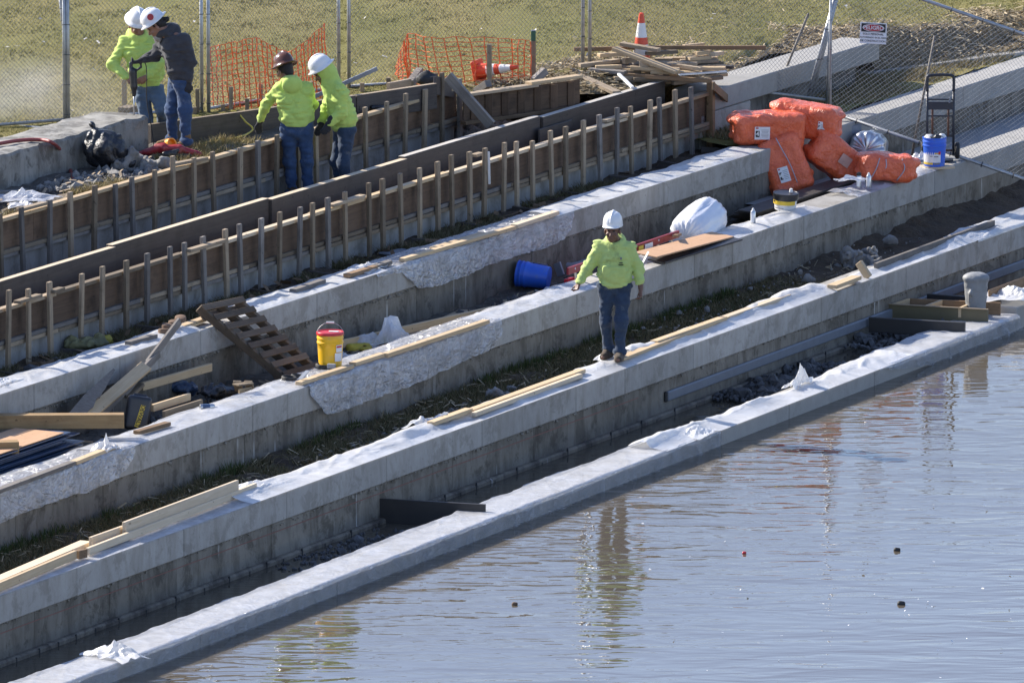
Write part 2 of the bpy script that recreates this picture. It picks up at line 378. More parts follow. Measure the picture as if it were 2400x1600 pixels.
def lawn_mat():
    t = NT('lawn_ground'); v = t.pos(); a = t.n('Attribute'); a.attribute_name = 'straw'
    n1 = t.noise(t.pos((.5, .16, 1)), 1.2, 5, .6); n2 = t.noise(v, 7, 6, .7); n3 = t.noise(v, 40, 3, .7)
    c = t.mix(t.ramp(n1, .38, .62), (.18, .172, .05), (.275, .228, .086)); c = t.mix(t.ramp(n2, .42, .7, 0, .6), c, (.165, .145, .05)); c = t.mix(t.ramp(n3, .5, .75, 0, .5), c, (.34, .295, .155))
    s = t.mix(t.ramp(n2, .4, .62), (.27, .215, .13), (.14, .11, .07)); s = t.mix(t.ramp(n3, .5, .7, 0, .7), s, (.42, .34, .23))
    f = t.math('MULTIPLY', a.outputs['Fac'], 1.); f = t.ramp(t.math('ADD', f, t.math('MULTIPLY', t.math('SUBTRACT', n2, .5), 1.2)), .35, .65)
    t.bump(t.math('ADD', n3, n2), .9, .04); return t.done(t.mix(f, c, s), .95, 0, .15)
M['lawn'] = lawn_mat()
def water_mat():
    t = NT('muddy_water')
    a = t.noise(t.pos((.55, 1.5, 1)), .9, 3, .5, .4); b = t.noise(t.pos((1.2, 3.4, 1)), 1.2, 1.5, .45, .8); c = t.noise(t.pos((6, 13, 1)), 1.1, 2, .5)
    msk = t.ramp(t.noise(t.pos((.16, .1, 1)), 1., 2), .42, .62, .25, 1.)
    m2 = t.ramp(t.noise(t.pos((.22, .07, 1)), 1., 3, .6), .38, .6, .35, 1.15); b = t.math('MULTIPLY', b, m2)
    h = t.math('ADD', t.math('MULTIPLY', a, .016), t.math('ADD', t.math('MULTIPLY', b, .0085), t.math('MULTIPLY', t.math('MULTIPLY', c, .00045), msk)))
    t.bump(h, 1., 1.); n = t.noise(t.pos((.3, .12, 1)), 1, 3)
    t.done(t.mix(n, (.100, .084, .062), (.082, .07, .053)), .01, 0, .5); t.b.inputs['IOR'].default_value = 1.38
    return t.m
M['water'] = water_mat()
M['galv'] = simple('galvanised_steel', (.42, .43, .44), (.30, .31, .32), 12, .45, metal=.6)
M['wire'] = simple('fence_wire', (.36, .37, .38), (.28, .28, .29), 12, .5, metal=.5)
M['tie'] = simple('dark_tie', (.05, .05, .055), None, 12, .6)
M['rustypole'] = simple('weathered_pole', (.19, .165, .13), (.11, .09, .075), 9, .7)
M['truckpaint'] = simple('dark_blue_paint', (.018, .022, .034), (.03, .032, .04), 10, .45)
M['rust'] = simple('rusty_bar', (.16, .075, .045), (.09, .05, .035), 14, .8)
M['rubber'] = simple('black_rubber', (.018, .018, .018), (.03, .03, .03), 20, .7)
M['orange_mesh'] = simple('orange_mesh', (.85, .17, .045), (.75, .13, .03), 6, .5)
M['cone_orange'] = simple('cone_orange', (.75, .085, .03), (.62, .07, .025), 6, .45)
M['white'] = simple('white_paint', (.78, .77, .74), (.66, .65, .62), 9, .45)
def poly_orange():
    t = NT('orange_bag_plastic'); v = t.pos(); n1 = t.noise(v, 6, 5, .6, 1.5); n2 = t.noise(v, 17, 4, .6, 1.); rid = t.math('ABSOLUTE', t.math('SUBTRACT', n1, .5))
    t.bump(t.math('ADD', t.math('MULTIPLY', rid, -1.4), t.math('MULTIPLY', n2, .5)), .75, .035)
    c = t.mix(t.ramp(n2, .4, .7), (.80, .155, .06), (.68, .11, .042)); return t.done(c, .3, 0, .55)
M['bag'] = poly_orange()
M['strap'] = simple('grey_strap', (.42, .42, .48), None, 9, .5)
M['paper'] = simple('white_label', (.76, .76, .77), (.66, .66, .68), 14, .5)
M['print'] = simple('black_print', (.02, .02, .02), None, 9, .6)
M['printgrey'] = simple('grey_print', (.22, .22, .24), None, 9, .6)
M['red'] = simple('red_plastic', (.55, .025, .035), (.45, .02, .03), 9, .35)
M['redsign'] = simple('sign_red', (.42, .02, .03), None, 9, .5)
M['redtool'] = simple('red_tool', (.33, .025, .03), (.2, .02, .025), 9, .4)
M['hose'] = simple('red_hose', (.26, .05, .045), (.18, .035, .03), 9, .5)
M['yellow'] = simple('yellow_plastic', (.83, .47, .02), (.60, .40, .12), 13, .36, thr=(.52, .8))
M['yellow_flat'] = simple('yellow_print', (.75, .52, .05), None, 6, .5)
M['blue'] = simple('blue_plastic', (.030, .125, .62), (.08, .16, .45), 13, .36, thr=(.52, .8))
M['blackplast'] = simple('black_plastic', (.02, .02, .022), (.035, .035, .038), 8, .4)
M['blackbag'] = simple('black_bag', (.014, .015, .018), (.025, .026, .03), 8, .34, .9, 12, bdist=.04)
M['membrane'] = simple('black_membrane', (.03, .027, .024), (.055, .048, .04), 4, .6, .4, 20)
M['bluesheet'] = simple('blue_sheet', (.055, .09, .16), (.038, .062, .115), 5, .35, rand=(.7, 1.25))
M['greybin'] = simple('grey_plastic', (.24, .26, .29), None, 6, .5)
M['greyboll'] = simple('grey_casting', (.25, .255, .255), (.20, .205, .205), 8, .6, .4, 40)
M['silver'] = simple('silver_metal', (.55, .56, .58), None, 12, .3, metal=.8)
M['yellow_foam'] = simple('yellow_insulation', (.45, .36, .04), (.3, .25, .05), 9, .85)
M['khaki'] = simple('khaki_rag', (.22, .20, .09), (.12, .115, .06), 7, .85, .7, 18)
M['cord'] = simple('yellow_cord', (.62, .50, .10), None, 9, .5)
M['orange_roll'] = simple('orange_tape', (.85, .33, .02), None, 9, .4)
def cloth(name, c1, c2, dirt, rough=.9, amount=.35, scale=5.5):
    t = NT(name); v = t.coord(); n = t.noise(v, scale, 5, .65); n2 = t.noise(v, 14, 4, .6); n3 = t.noise(v, 260, 1)
    c = t.mix(t.ramp(n2, .3, .75), c1, c2); c = t.mix(t.ramp(n, .58, .72, 0, amount), c, dirt); t.bump(t.math('ADD', t.math('MULTIPLY', n2, .8), t.math('MULTIPLY', n3, .08)), .5, .02)
    t.b.inputs['Sheen Weight'].default_value = .15; return t.done(c, rough, 0, .15)
M['hiviz'] = cloth('lime_fabric', (.50, .64, .16), (.44, .58, .135), (.26, .34, .10), amount=.3)
M['hiviz_worn'] = cloth('stained_lime_fabric', (.50, .61, .21), (.44, .54, .17), (.16, .18, .07), amount=.7, scale=4.)
M['charcoal'] = cloth('charcoal_fabric', (.060, .060, .066), (.045, .045, .05), (.09, .085, .085))
M['denim'] = cloth('blue_denim', (.05, .085, .165), (.03, .055, .115), (.17, .19, .23), amount=.5)
M['denim_dark'] = cloth('dark_denim', (.042, .064, .105), (.027, .042, .074), (.19, .20, .21), amount=.6)
M['denim_light'] = cloth('faded_denim', (.105, .15, .21), (.07, .105, .155), (.24, .26, .28), amount=.55)
M['glove'] = cloth('dark_glove', (.028, .028, .032), (.045, .044, .046), (.08, .075, .07))
M['boot'] = cloth('dusty_boot', (.085, .062, .042), (.055, .042, .03), (.20, .17, .13), amount=.7)
M['tanboot'] = cloth('tan_boot', (.22, .13, .06), (.15, .09, .045), (.2, .17, .13))
M['skin'] = simple('skin', (.29, .15, .095), (.23, .115, .07), 14, .5)
M['skin_dark'] = simple('brown_skin', (.17, .085, .055), (.13, .062, .04), 14, .5)
M['hair'] = simple('dark_hair', (.018, .014, .012), None, 40, .7, .6, 80)
M['beard'] = simple('grey_beard', (.38, .34, .29), (.25, .22, .19), 40, .8, .6, 80)
M['hat_white'] = simple('white_helmet', (.76, .755, .74), (.64, .63, .60), 9, .28, thr=(.55, .8))
M['hat_brown'] = simple('brown_helmet', (.105, .043, .027), (.085, .035, .022), 9, .22)
M['sticker'] = simple('red_sticker', (.40, .035, .035), None, 9, .5)
#@@BODY
# ------------------------------------------------------------------ ground, water, lawn
def zfor(wl, s, d, y):
    lo, hi = -2., 8.
    for _ in range(40):
        m = (lo + hi) / 2
        if proj(wl.at(s, d, m))[1] > y: lo = m
        else: hi = m
    return (lo + hi) / 2
def grid_faces(n, m): return [(i * m + j, i * m + j + 1, (i + 1) * m + j + 1, (i + 1) * m + j) for i in range(n - 1) for j in range(m - 1)]
mesh('water', [(-300, -180, 0), (300, -180, 0), (300, 160, 0), (-300, 160, 0)], [(0, 1, 2, 3)], M['water'])['kind'] = 'structure'
def strip(name, wl, s0, s1, d0, d1, z, m, amp=.05, step=.12, seed=0, zs=None):
    S = np.arange(s0, s1 + step, step); D = np.linspace(d0, d1, max(4, int((d1 - d0) / step) + 1)); vs = []
    A, B = np.meshgrid(S, D, indexing='ij')
    X = wl.o.x + wl.u.x * A + wl.n.x * B; Y = wl.o.y + wl.u.y * A + wl.n.y * B
    Z = z + amp * fbm(X * 1.7, Y * 1.7, 0, 4, seed) + amp * .6 * fbm(X * 6, Y * 6, 3, 2, seed + 5)
    if zs is not None: Z += zs(A, B)
    o = mesh(name, np.stack([X, Y, Z], -1).reshape(-1, 3), grid_faces(*A.shape), m, smooth=True); o['kind'] = 'structure'; return o
sx = lambda wl, x: wl.s(x)
strip('soil', W2, -10, 45, .42, 1.42, .60, M['soil'], .045, .1, 1, lambda a, b: .10 * np.clip((a - sx(W2, 1950)) / 3, 0, 1.6) * np.clip((b - .6), 0, 1))
strip('rubble_soil', W3, -10, sx(W3, 1990), .44, 1.45, 1.0, M['gravelly'], .05, .1, 2)
strip('soil', W4, -10, sx(W4, 1960), .41, 1.25, 1.56, M['soil'], .04, .1, 3)
strip('soil', W5, -10, sx(W5, 1690), .3, 1.58, 1.96, M['soil'], .04, .12, 4)
strip('ground', W6, -10, sx(W6, 850), .06, 1.35, 2.66, M['gravelly'], .04, .08, 5)
strip('ground', W6, sx(W6, 850), sx(W6, 1500), .06, 2.6, 2.0, M['gravelly'], .05, .1, 6)
strip('soil', W1, -12, 45, .3, 1.45, -.24, M['mud'], .06, .12, 7, lambda a, b: .30 * np.exp(-((a - sx(W1, 2010)) / .9) ** 2) + .28 * np.clip((a - sx(W1, 2180)) / 1.5, 0, 1) + .21 * np.exp(-((a - sx(W1, 1020)) / .40) ** 2))
strip('grass_verge', W4, sx(W4, 1815), 60, .42, 4.2, 1.715, M['lawn'], .03, .12, 8)
# paved landing between the two lower walls at the far end
strip('paved_landing', W3, sx(W3, 1985), 50, .455, 1.50, 1.12, M['floor'], .002, .5, 9)
# lawn
EDGE = [(0, 420, 2.45), (347, 374, 2.45), (700, 318, 2.45), (1018, 268, 2.45), (1105, 252, 2.48), (1360, 218, 2.45), (1500, 215, 2.35), (1720, 165, 2.25), (1800, 124, 2.22), (2020, 95, 2.2), (2050, 164, 1.77), (2400, 113, 1.77)]
TGT = [2.45, 2.45, 2.45, 2.47, 2.5, 2.5, 2.42, 2.32, 2.28, 2.2, 2.15, 1.98]
ep = [P(*e) for e in EDGE]
ep = [ep[0] + (ep[0] - ep[1]) * 60] + [ep[0] + (ep[0] - ep[1]) * 2] + ep + [ep[-1] + (ep[-1] - ep[-2]) * 2, ep[-1] + Vector((120, 40, 0))]
TGT = [2.45, 2.45] + TGT + [1.9, 1.9]; ez = [2.45, 2.45] + [e[2] for e in EDGE] + [1.77, 1.77]
EX = np.array([p.x for p in ep]); EY = np.array([p.y for p in ep]); EZ = np.array(ez); ET = np.array(TGT)
def lawn_z(X, D):
    z0 = np.interp(X, EX, EZ); zt = np.interp(X, EX, ET); t = np.clip(D / 1.1, 0, 1); t = t * t * (3 - 2 * t)
    Y = np.interp(X, EX, EY) + D; near = np.clip(1 - D / 60, 0, 1)
    return z0 + (zt - z0) * t + .022 * D + near * (.03 * fbm(X * .9, Y * .9, 0, 3, 11) + .05 * np.clip(1 - D / 1.6, 0, 1) * fbm(X * 4, Y * 4, 0, 2, 12) * np.clip(D * 4, 0, 1))
lx = np.unique(np.concatenate([np.linspace(-150, -12, 14), np.arange(-12, 14, .14), np.linspace(14, 150, 14), EX[1:-1]])); ld = np.concatenate([np.arange(0, 3, .12), np.geomspace(3.1, 400, 60)])
LX, LD = np.meshgrid(lx, ld, indexing='ij'); LY = np.interp(LX, EX, EY) + LD; LZ = lawn_z(LX, LD)
lo = mesh('lawn', np.stack([LX, LY, LZ], -1).reshape(-1, 3), grid_faces(*LX.shape)[::1], M['lawn'], smooth=True); lo['kind'] = 'structure'
def straw_mask(X, D, seed=0):
    wd = np.interp(X, [-9, -5, -1.5, 0, 1.5, 3, 4.5, 7, 12], [2.4, 2.0, 1.5, 1.7, 2.2, 1.4, 1.5, 1.9, 2.0]); n = fbm(X * 1.3, D * 1.6, 0, 3, 21)
    return np.clip((wd + n * 1.1 - D) / .9, 0, 1)
at = lo.data.attributes.new('straw', 'FLOAT', 'POINT'); at.data.foreach_set('value', straw_mask(LX, LD).reshape(-1).astype(np.float32))

# ------------------------------------------------------------------ grass, straw, rubble (nobody could count these)
def blades_obj(name, pts, hgt, wid, lean, m, seed=0, nb=3, label=None, spread=.02):
    r = np.random.default_rng(seed); n = len(pts) * nb; p = np.repeat(np.asarray(pts), nb, 0) + np.c_[r.normal(0, spread, (n, 2)), np.zeros(n)]
    a = r.uniform(0, 2 * np.pi, n); h = hgt * r.uniform(.5, 1.25, n); w_ = wid * r.uniform(.6, 1.3, n); ln = lean * r.uniform(.2, 1.3, n); b = r.uniform(0, 2 * np.pi, n)
    dx, dy = np.cos(a) * w_ / 2, np.sin(a) * w_ / 2
    v = np.zeros((n, 3, 3)); v[:, 0] = p - np.c_[dx, dy, np.full(n, .01)]; v[:, 1] = p + np.c_[dx, dy, np.full(n, -.01)]; v[:, 2] = p + np.c_[np.cos(b) * ln * h, np.sin(b) * ln * h, h]
    me = bpy.data.meshes.new(name); me.vertices.add(n * 3); me.vertices.foreach_set('co', v.reshape(-1)); me.loops.add(n * 3); me.loops.foreach_set('vertex_index', np.arange(n * 3)); me.polygons.add(n); me.polygons.foreach_set('loop_start', np.arange(n) * 3); me.update()
    o = link(name, me, m); o['kind'] = 'stuff'
    return o
g_ = np.random.default_rng(3)
n = 105000; gx = g_.uniform(-9, 11.5, n); gd = g_.uniform(.1, 19, n) ** 1.0; keep = (g_.uniform(0, 1, n) > straw_mask(gx, gd) * .85) & (fbm(gx * 1.1, gd * .8, 0, 3, 31) > -.75)
gx, gd = gx[keep], gd[keep]; gp = np.c_[gx, np.interp(gx, EX, EY) + gd, lawn_z(gx, gd)]
blades_obj('lawn_grass', gp, .024, .012, 1.1, M['blade'], 1, 3)
def flakes(name, pts, L, wd, m, seed):
    r = np.random.default_rng(seed); n = len(pts); a = r.uniform(0, 2 * np.pi, n); l = L * r.uniform(.4, 1.5, n); w_ = wd * r.uniform(.5, 1.6, n); t = r.uniform(-.4, .4, n)
    d = np.c_[np.cos(a), np.sin(a), t] * l[:, None] / 2; e = np.c_[-np.sin(a), np.cos(a), r.uniform(-.8, .8, n)] * w_[:, None] / 2; p = np.asarray(pts) + np.c_[np.zeros((n, 2)), r.uniform(.01, .05, n)]
    v = np.stack([p - d - e, p + d - e, p + d + e, p - d + e], 1); me = bpy.data.meshes.new(name); me.from_pydata(v.reshape(-1, 3).tolist(), [], (np.arange(n * 4).reshape(-1, 4)).tolist())
    o = link(name, me, m); o['kind'] = 'stuff'; return o
n = 60000; fx = g_.uniform(-9, 11, n); fd = g_.uniform(.02, 3.6, n); keep = g_.uniform(0, 1, n) < straw_mask(fx, fd) * .8 + .012; fx, fd = fx[keep], fd[keep]
flakes('straw', np.c_[fx, np.interp(fx, EX, EY) + fd, lawn_z(fx, fd)], .085, .011, M['strawm'], 4)
n = 260; fx = g_.uniform(-9, 11, n); fd = g_.uniform(.5, 18, n)
flakes('straw', np.c_[fx, np.interp(fx, EX, EY) + fd, lawn_z(fx, fd)], .05, .022, simple('pale_litter', (.6, .56, .5)), 5)
def wpts(wl, s0, s1, d0, d1, n, z, seed, den=None):
    r = np.random.default_rng(seed); s = r.uniform(s0, s1, n); d = r.uniform(d0, d1, n); X = wl.o.x + wl.u.x * s + wl.n.x * d; Y = wl.o.y + wl.u.y * s + wl.n.y * d
    k = fbm(X * 1.5, Y * 1.5, 0, 3, seed) > (den if den is not None else -9)
    return np.c_[X, Y, np.full(n, z)][k]
blades_obj('dry_grass', wpts(W2, -3, sx(W2, 2050), .50, 1.36, 20000, .60, 41, -.75), .085, .014, 1.4, M['drygrass'], 6, 3)
blades_obj('weeds', wpts(W2, -3, sx(W2, 1950), 1.22, 1.38, 2200, .60, 42, .05), .13, .022, .6, M['weed'], 7, 3)
blades_obj('dry_grass', wpts(W4, -3, sx(W4, 1600), .46, 1.12, 11000, 1.57, 43, -.2), .085, .014, 1.4, M['drygrass'], 8, 3)
blades_obj('dry_grass', wpts(W4, sx(W4, 1840), 34, .5, 3.3, 22000, 1.72, 44, -.5), .075, .015, 1.2, blades('verge_grass', [(.19, .15, .075), (.26, .205, .11), (.15, .13, .05), (.34, .28, .17), (.13, .12, .04)]), 9, 3)
blades_obj('dry_grass', np.concatenate([wpts(W6, -2, sx(W6, 130), .08, .35, 500, 2.66, 45), wpts(W6, sx(W6, 225), sx(W6, 330), .06, .4, 700, 2.66, 46), wpts(W6, sx(W6, 500), sx(W6, 660), .1, .8, 1000, 2.66, 47)]), .09, .014, 1.1, blades('tall_dry_grass', [(.30, .23, .11), (.40, .31, .16), (.20, .17, .06), (.24, .2, .09)]), 10, 3)
def stones(name, wl, s0, s1, d0, d1, n, z, m, seed, size=(.015, .05), parent=None):
    r = np.random.default_rng(seed); bm = bmesh.new(); bmesh.ops.create_icosphere(bm, subdivisions=1, radius=1); bv = np.array([v.co for v in bm.verts]); bf = np.array([[v.index for v in f.verts] for f in bm.faces]); bm.free()
    V, Fc = [], []
    for i in range(n):
        s = r.uniform(s0, s1); d = r.uniform(d0, d1); p = wl.at(s, d, 0); sz = r.uniform(*size) * (r.uniform(.6, 1.) if r.uniform() < .9 else 1.9)
        q = bv * (1 + r.uniform(-.3, .3, (len(bv), 1))) * r.uniform(.5, 1.1, 3) * sz; a = r.uniform(0, 6.28); c, s_ = math.cos(a), math.sin(a); q = q @ np.array([[c, -s_, 0], [s_, c, 0], [0, 0, 1]])
        zz = z(s, d) if callable(z) else z
        V.append(q + np.array([p.x, p.y, zz + sz * .2])); Fc.append(bf + i * len(bv))
    o = mesh(name, np.concatenate(V), np.concatenate(Fc), m); o['kind'] = 'stuff'; return o
stones('rubble', W3, sx(W3, 560), sx(W3, 1420), .48, 1.2, 900, 1.0, M['darkrock'], 51, (.01, .045))
stones('rubble', W2, sx(W2, 900), sx(W2, 1450), .46, .9, 380, .62, M['rock'], 52, (.01, .04))
stones('rubble', W2, sx(W2, 1700), sx(W2, 2300), .6, 1.3, 90, .68, M['rock'], 53, (.01, .03))
hp = P(1122, 292, 2.2) - W6.o; hs, hd = hp.dot(W6.u), hp.dot(W6.n)
stones('rubble', W6, hs - .75, hs + .75, hd - .5, hd + .5, 1500, lambda s, d: 2.02 + .34 * math.exp(-((s - hs) / .5) ** 2 - ((d - hd) / .38) ** 2), M['rock'], 54, (.02, .055))
stones('rubble', W6, sx(W6, 240), sx(W6, 470), .25, .9, 420, 2.68, M['rock'], 55, (.015, .05))
stones('rubble', W1, sx(W1, 1900), sx(W1, 2130), .5, 1.3, 700, lambda s, d: .0 + .05 * math.sin(s * 3) ** 2, M['darkrock'], 56, (.02, .055))
stones('rubble', W1, sx(W1, 2200), sx(W1, 2420), .6, 1.3, 260, .06, M['darkrock'], 57, (.02, .06))
stones('rubble', W1, sx(W1, 880), sx(W1, 1130), .5, 1.3, 300, .0, M['darkrock'], 58, (.015, .04))
flakes('wood_scraps', wpts(W3, sx(W3, 380), sx(W3, 1500), .5, 1.1, 170, 1.03, 81), .16, .035, blades('scrap_wood', [(.30, .22, .13), (.16, .12, .08), (.42, .34, .22), (.10, .08, .06), (.5, .49, .46)]), 82)
flakes('straw', wpts(W2, -2, sx(W2, 2200), .5, 1.36, 900, .63, 83), .11, .010, M['strawm'], 84)
flakes('wood_scraps', wpts(W4, -2, sx(W4, 1650), .45, 1.05, 160, 1.59, 85), .16, .04, M['brown'], 86)
flakes('wood_scraps', wpts(W6, -2, sx(W6, 480), .1, 1.0, 120, 2.69, 87), .12, .03, M['old'], 88)
stones('rubble', W4, sx(W4, 20), sx(W4, 330), .45, .9, 120, 1.58, M['darkrock'], 59, (.015, .05))

# ------------------------------------------------------------------ terrace walls
def rbox(name, wl, s0, s1, d0, d1, z0, z1, m, parent, bev=.012):
    c = wl.at((s0 + s1) / 2, (d0 + d1) / 2, (z0 + z1) / 2); mt = Matrix((wl.u, wl.n, Vector((0, 0, 1)))).transposed().to_4x4(); mt.translation = c
    return link(name, box_me(s1 - s0, d1 - d0, z1 - z0, bev), m, parent, mt)
def terrace(label, wl, joints, bj, zb, s0, s1, m1, m2, cap=.30, bare=None, ledge=None, group='concrete terrace walls'):
    w_ = empty('terrace_wall', wl.at(sx(wl, 1200), 0, zb), label, 'wall', group)
    js = [s0] + [sx(wl, x) for x in joints] + [s1]
    for a, b in zip(js[:-1], js[1:]):
        mm = M['baresc'] if bare is not None and (a + b) / 2 > sx(wl, bare) else m1
        rbox('cap_panel', wl, a + .005, b - .005, 0, wl.w, wl.z - cap, wl.z, mm, w_)
    js = [s0] + [sx(wl, x) for x in bj] + [s1]
    for a, b in zip(js[:-1], js[1:]): rbox('base_panel', wl, a + .003, b - .003, .022, wl.w - .02, zb, wl.z - cap - .001, m2, w_, .006)
    if ledge: rbox('footing', wl, s0, s1, -.05, .1, zb, ledge, M['ledge'], w_, .02)
    return w_
terrace('lowest concrete wall rising from the water, wrapped in clear plastic', W1, [-120, 140, 470, 790, 1110, 1420, 1690, 1850, 2050, 2225], [300, 900, 1500, 2050], -.6, -10, sx(W1, 2390), M['baresc'], M['darkcon'], .45)
terrace('stained concrete wall with waterline footing under the walking worker', W2, [-200, 180, 431, 672, 906, 1130, 1350, 1465, 1625, 1800, 1925, 2124, 2290], [85, 260, 417, 640, 890, 1065, 1255, 1334, 1490, 1733, 1990, 2210], -.5, -10, 42, M['cap'], M['base'], .30, None, .055)
terrace('concrete wall carrying the yellow bucket and red-lidded pail', W3, [-80, 98, 330, 592, 674, 915, 1130, 1352, 1628, 1717, 1837, 1884, 2040, 2191], [40, 245, 577, 820, 1027, 1300, 1520, 1790, 2030], .3, -10, 48, M['cap'], M['base'], .30, 2195)
terrace('concrete wall behind the debris trough, pallet leaning on its edge', W4, [-60, 80, 281, 470, 743, 884, 1110, 1328, 1556, 1784, 1960, 2258], [120, 420, 700, 980, 1250, 1500, 1790, 2080], .7, -10, 50, M['cap'], M['base'], .29, 1790)
tag(rbox('flat_path', Wall(2034, 171, 2400, 122, 1.76, .4), 0, 30, 0, .42, 1.6, 1.757, M['baresc'], None, .01), kind='structure')
wf = bpy.data.objects['terrace_wall.001']
for i, (wl, nm, s0, s1) in enumerate(((W2, 'terrace_wall.001', -2, 30), (W3, 'terrace_wall.002', -2, sx(W3, 2190)), (W4, 'terrace_wall.003', -2, sx(W4, 1780)))):
    o = stones('mortar_drips', wl, s0, s1, .008, .022, 900, lambda s, d: wl.z - .302 - abs(.05 * float(fbm(s * 3., 0., i, 2, 5))) * (d * 60 % 1), M['mortar'], 70 + i, (.006, .016)); o.parent = bpy.data.objects[nm]; o.matrix_parent_inverse = Matrix.Translation(bpy.data.objects[nm].location).inverted()
rbox('chalk_line', W2, -9, sx(W2, 1500), .0185, .0215, .325, .333, simple('red_chalk', (.23, .085, .07)), wf, 0)
for i in range(46): s = -1 + i * .52 + .2 * math.sin(i * 7.); rbox('peg', W2, s, s + .022, -.055, -.04, -.1, .05 + .03 * math.sin(i * 3.1), M['rubber'], wf, .004)
# finished block of the next wall, overhanging a recessed foot
w5 = empty('terrace_wall', W5.at(sx(W5, 1850), 0, 1.7), 'finished bare concrete wall block beyond the lumber pile, casting shadow on grass', 'wall', 'concrete terrace walls')
sB0, sB1 = sx(W5, 1668), sx(W5, 2060)
rbox('cap_panel', W5, sB0, sB1, -.01, .53, 2.0, 2.262, M['baresc'], w5); rbox('base_panel', W5, sB0, sB1 - .35, .16, .45, 1.6, 1.999, M['darkcon'], w5)
rbox('base_panel', W5, sB0 - .3, sx(W5, 1760), .0, .14, 1.5, 1.99, M['cap'], w5)
# old wall being drilled at the left
W7 = Wall(0, 365, 347, 270, 3.08, .72)
w7 = empty('old_concrete_wall', W7.at(2, 0, 2.4), 'thick old concrete wall being drilled by the two workers', 'wall')
def rough_wall():
    s0, s1 = -8., sx(W7, 347); S = np.linspace(s0, s1, 130); pr = []
    prof = [(0, 2.35), (0, 2.7), (0, 2.95), (0, 3.05), (.02, 3.08), (.15, 3.085), (.3, 3.08), (.45, 3.085), (.6, 3.08), (.7, 3.075), (.72, 3.0), (.72, 2.35)]
    V = []
    for s in S:
        for d, z in prof:
            n1 = float(fbm(s * 5, d * 6 + z * 4, 1, 3, 61)); p = W7.at(s, d + .012 * n1 + (.02 * n1 if z > 3.03 and d < .1 else 0), z + .012 * float(fbm(s * 6, d * 7, 5, 2, 62))); V.append(p)
    m = len(prof); F = grid_faces(len(S), m) + [tuple(range(m))[::-1], tuple((len(S) - 1) * m + j for j in range(m))]
    return mesh('wall_body', V, F, M['oldwall'], w7, None, False)
rough_wall()

# ------------------------------------------------------------------ formwork
def zat(wl, x, y, d): s = wl.s(x, d); return s, zfor(wl, s, d, y)
ST5 = [(-40, 690), (17, 679), (66, 676), (118, 660), (188, 641), (237, 624), (295, 610), (344, 594), (399, 578), (433, 568), (480, 554), (532, 537), (565, 525), (611, 511), (654, 496), (700, 485), (732, 475), (770, 463), (810, 449), (866, 428), (898, 419), (941, 406), (984, 394), (1027, 379), (1060, 363), (1102, 356), (1134, 347), (1180, 334), (1212, 332), (1249, 330), (1294, 306), (1326, 297), (1367, 282), (1408, 269), (1446, 253), (1481, 249), (1521, 235), (1549, 229), (1584, 210), (1623, 205)]
ST6 = [(-45, 515), (3, 501), (54, 485), (115, 469), (166, 450), (219, 435), (272, 431), (312, 414), (362, 398), (406, 366), (455, 369), (502, 355), (562, 346), (606, 329), (647, 316), (700, 312), (742, 300), (777, 290), (858, 251), (907, 238), (948, 219), (993, 209), (1036, 170), (1078, 185)]
def formwork(label, wl, s0, s1, zf, stakes, zstake, plates, seed, zconc):
    r = random.Random(seed); f = empty('wall_formwork', wl.at((s0 + s1) / 2, 0, zf), label, 'formwork', 'timber formwork')
    zt = wl.z; a = s0; i = 0
    while a < s1 - .05:
        b = min(a + 2.42, s1); rbox('plywood_panel', wl, a + .003, b - .003, 0, .018, zt - .40, zt - .035 + .0, M['ply'], f, 0); a = b
    a = s0 - .7
    while a < s1 - .05:
        b = min(a + r.uniform(2.2, 3.6), s1); dz = r.uniform(-.006, .012); rbox('top_plate', wl, max(a, s0) + .004, b - .004, -.055, .035, zt - .036 + dz, zt + .004 + dz, M[r.choice(plates)], f, .004); a = b
    for k in range(2):
        a = s0 - .9 * k
        while a < s1 - .05:
            b = min(a + r.uniform(2.4, 3.7), s1); e = r.uniform(0, .02)
            rbox('waler', wl, max(a, s0) + .004, b - .004, -.048 - e, -.006, zt - .455 + k * .05, zt - .412 + k * .05 + .002, M[r.choice(['old', 'grey', 'stake'])], f, .004); a = b
    for x, y in stakes:
        d = -.09; s, z = zat(wl, x, y, d); tl = Vector((r.uniform(-.022, .022), r.uniform(-.02, .02), 0)); p = wl.at(s, d, 0)
        board('stake', Vector((p.x, p.y, zstake)), Vector((p.x, p.y, z)) + tl, r.choice([.062, .062, .075]), .042, M[r.choice(['stake', 'stake', 'grey', 'old'])], f, up=wl.n)
    # footing of the wall below the form, already cast
    a = s0
    while a < s1: rbox('cast_base', wl, a + .003, min(a + 2.6, s1) - .003, .03, .20, zf - .2, zt - .401, M['cap'], f, .004); a += 2.6
    # kickers lying on the soil
    for x, y in stakes[::3]:
        s = wl.s(x); board('kicker', wl.at(s, -.12, zf + .04), wl.at(s + r.uniform(-.1, .2), -.62, zf + .015), .035, .09, M['darkboard'], f)
    return f
f5 = formwork('near row of plywood wall formwork with dozens of wooden stakes', W5, -9, sx(W5, 1662), 1.56, ST5, 1.52, ['pine', 'pale', 'pale', 'old', 'pale'], 3, 1.9)
f6 = formwork('far row of plywood formwork the two stooping workers stand behind', W6, -9, sx(W6, 1070), 1.97, ST6, 1.93, ['pale', 'pale', 'pine', 'pale'], 4, 2.3)
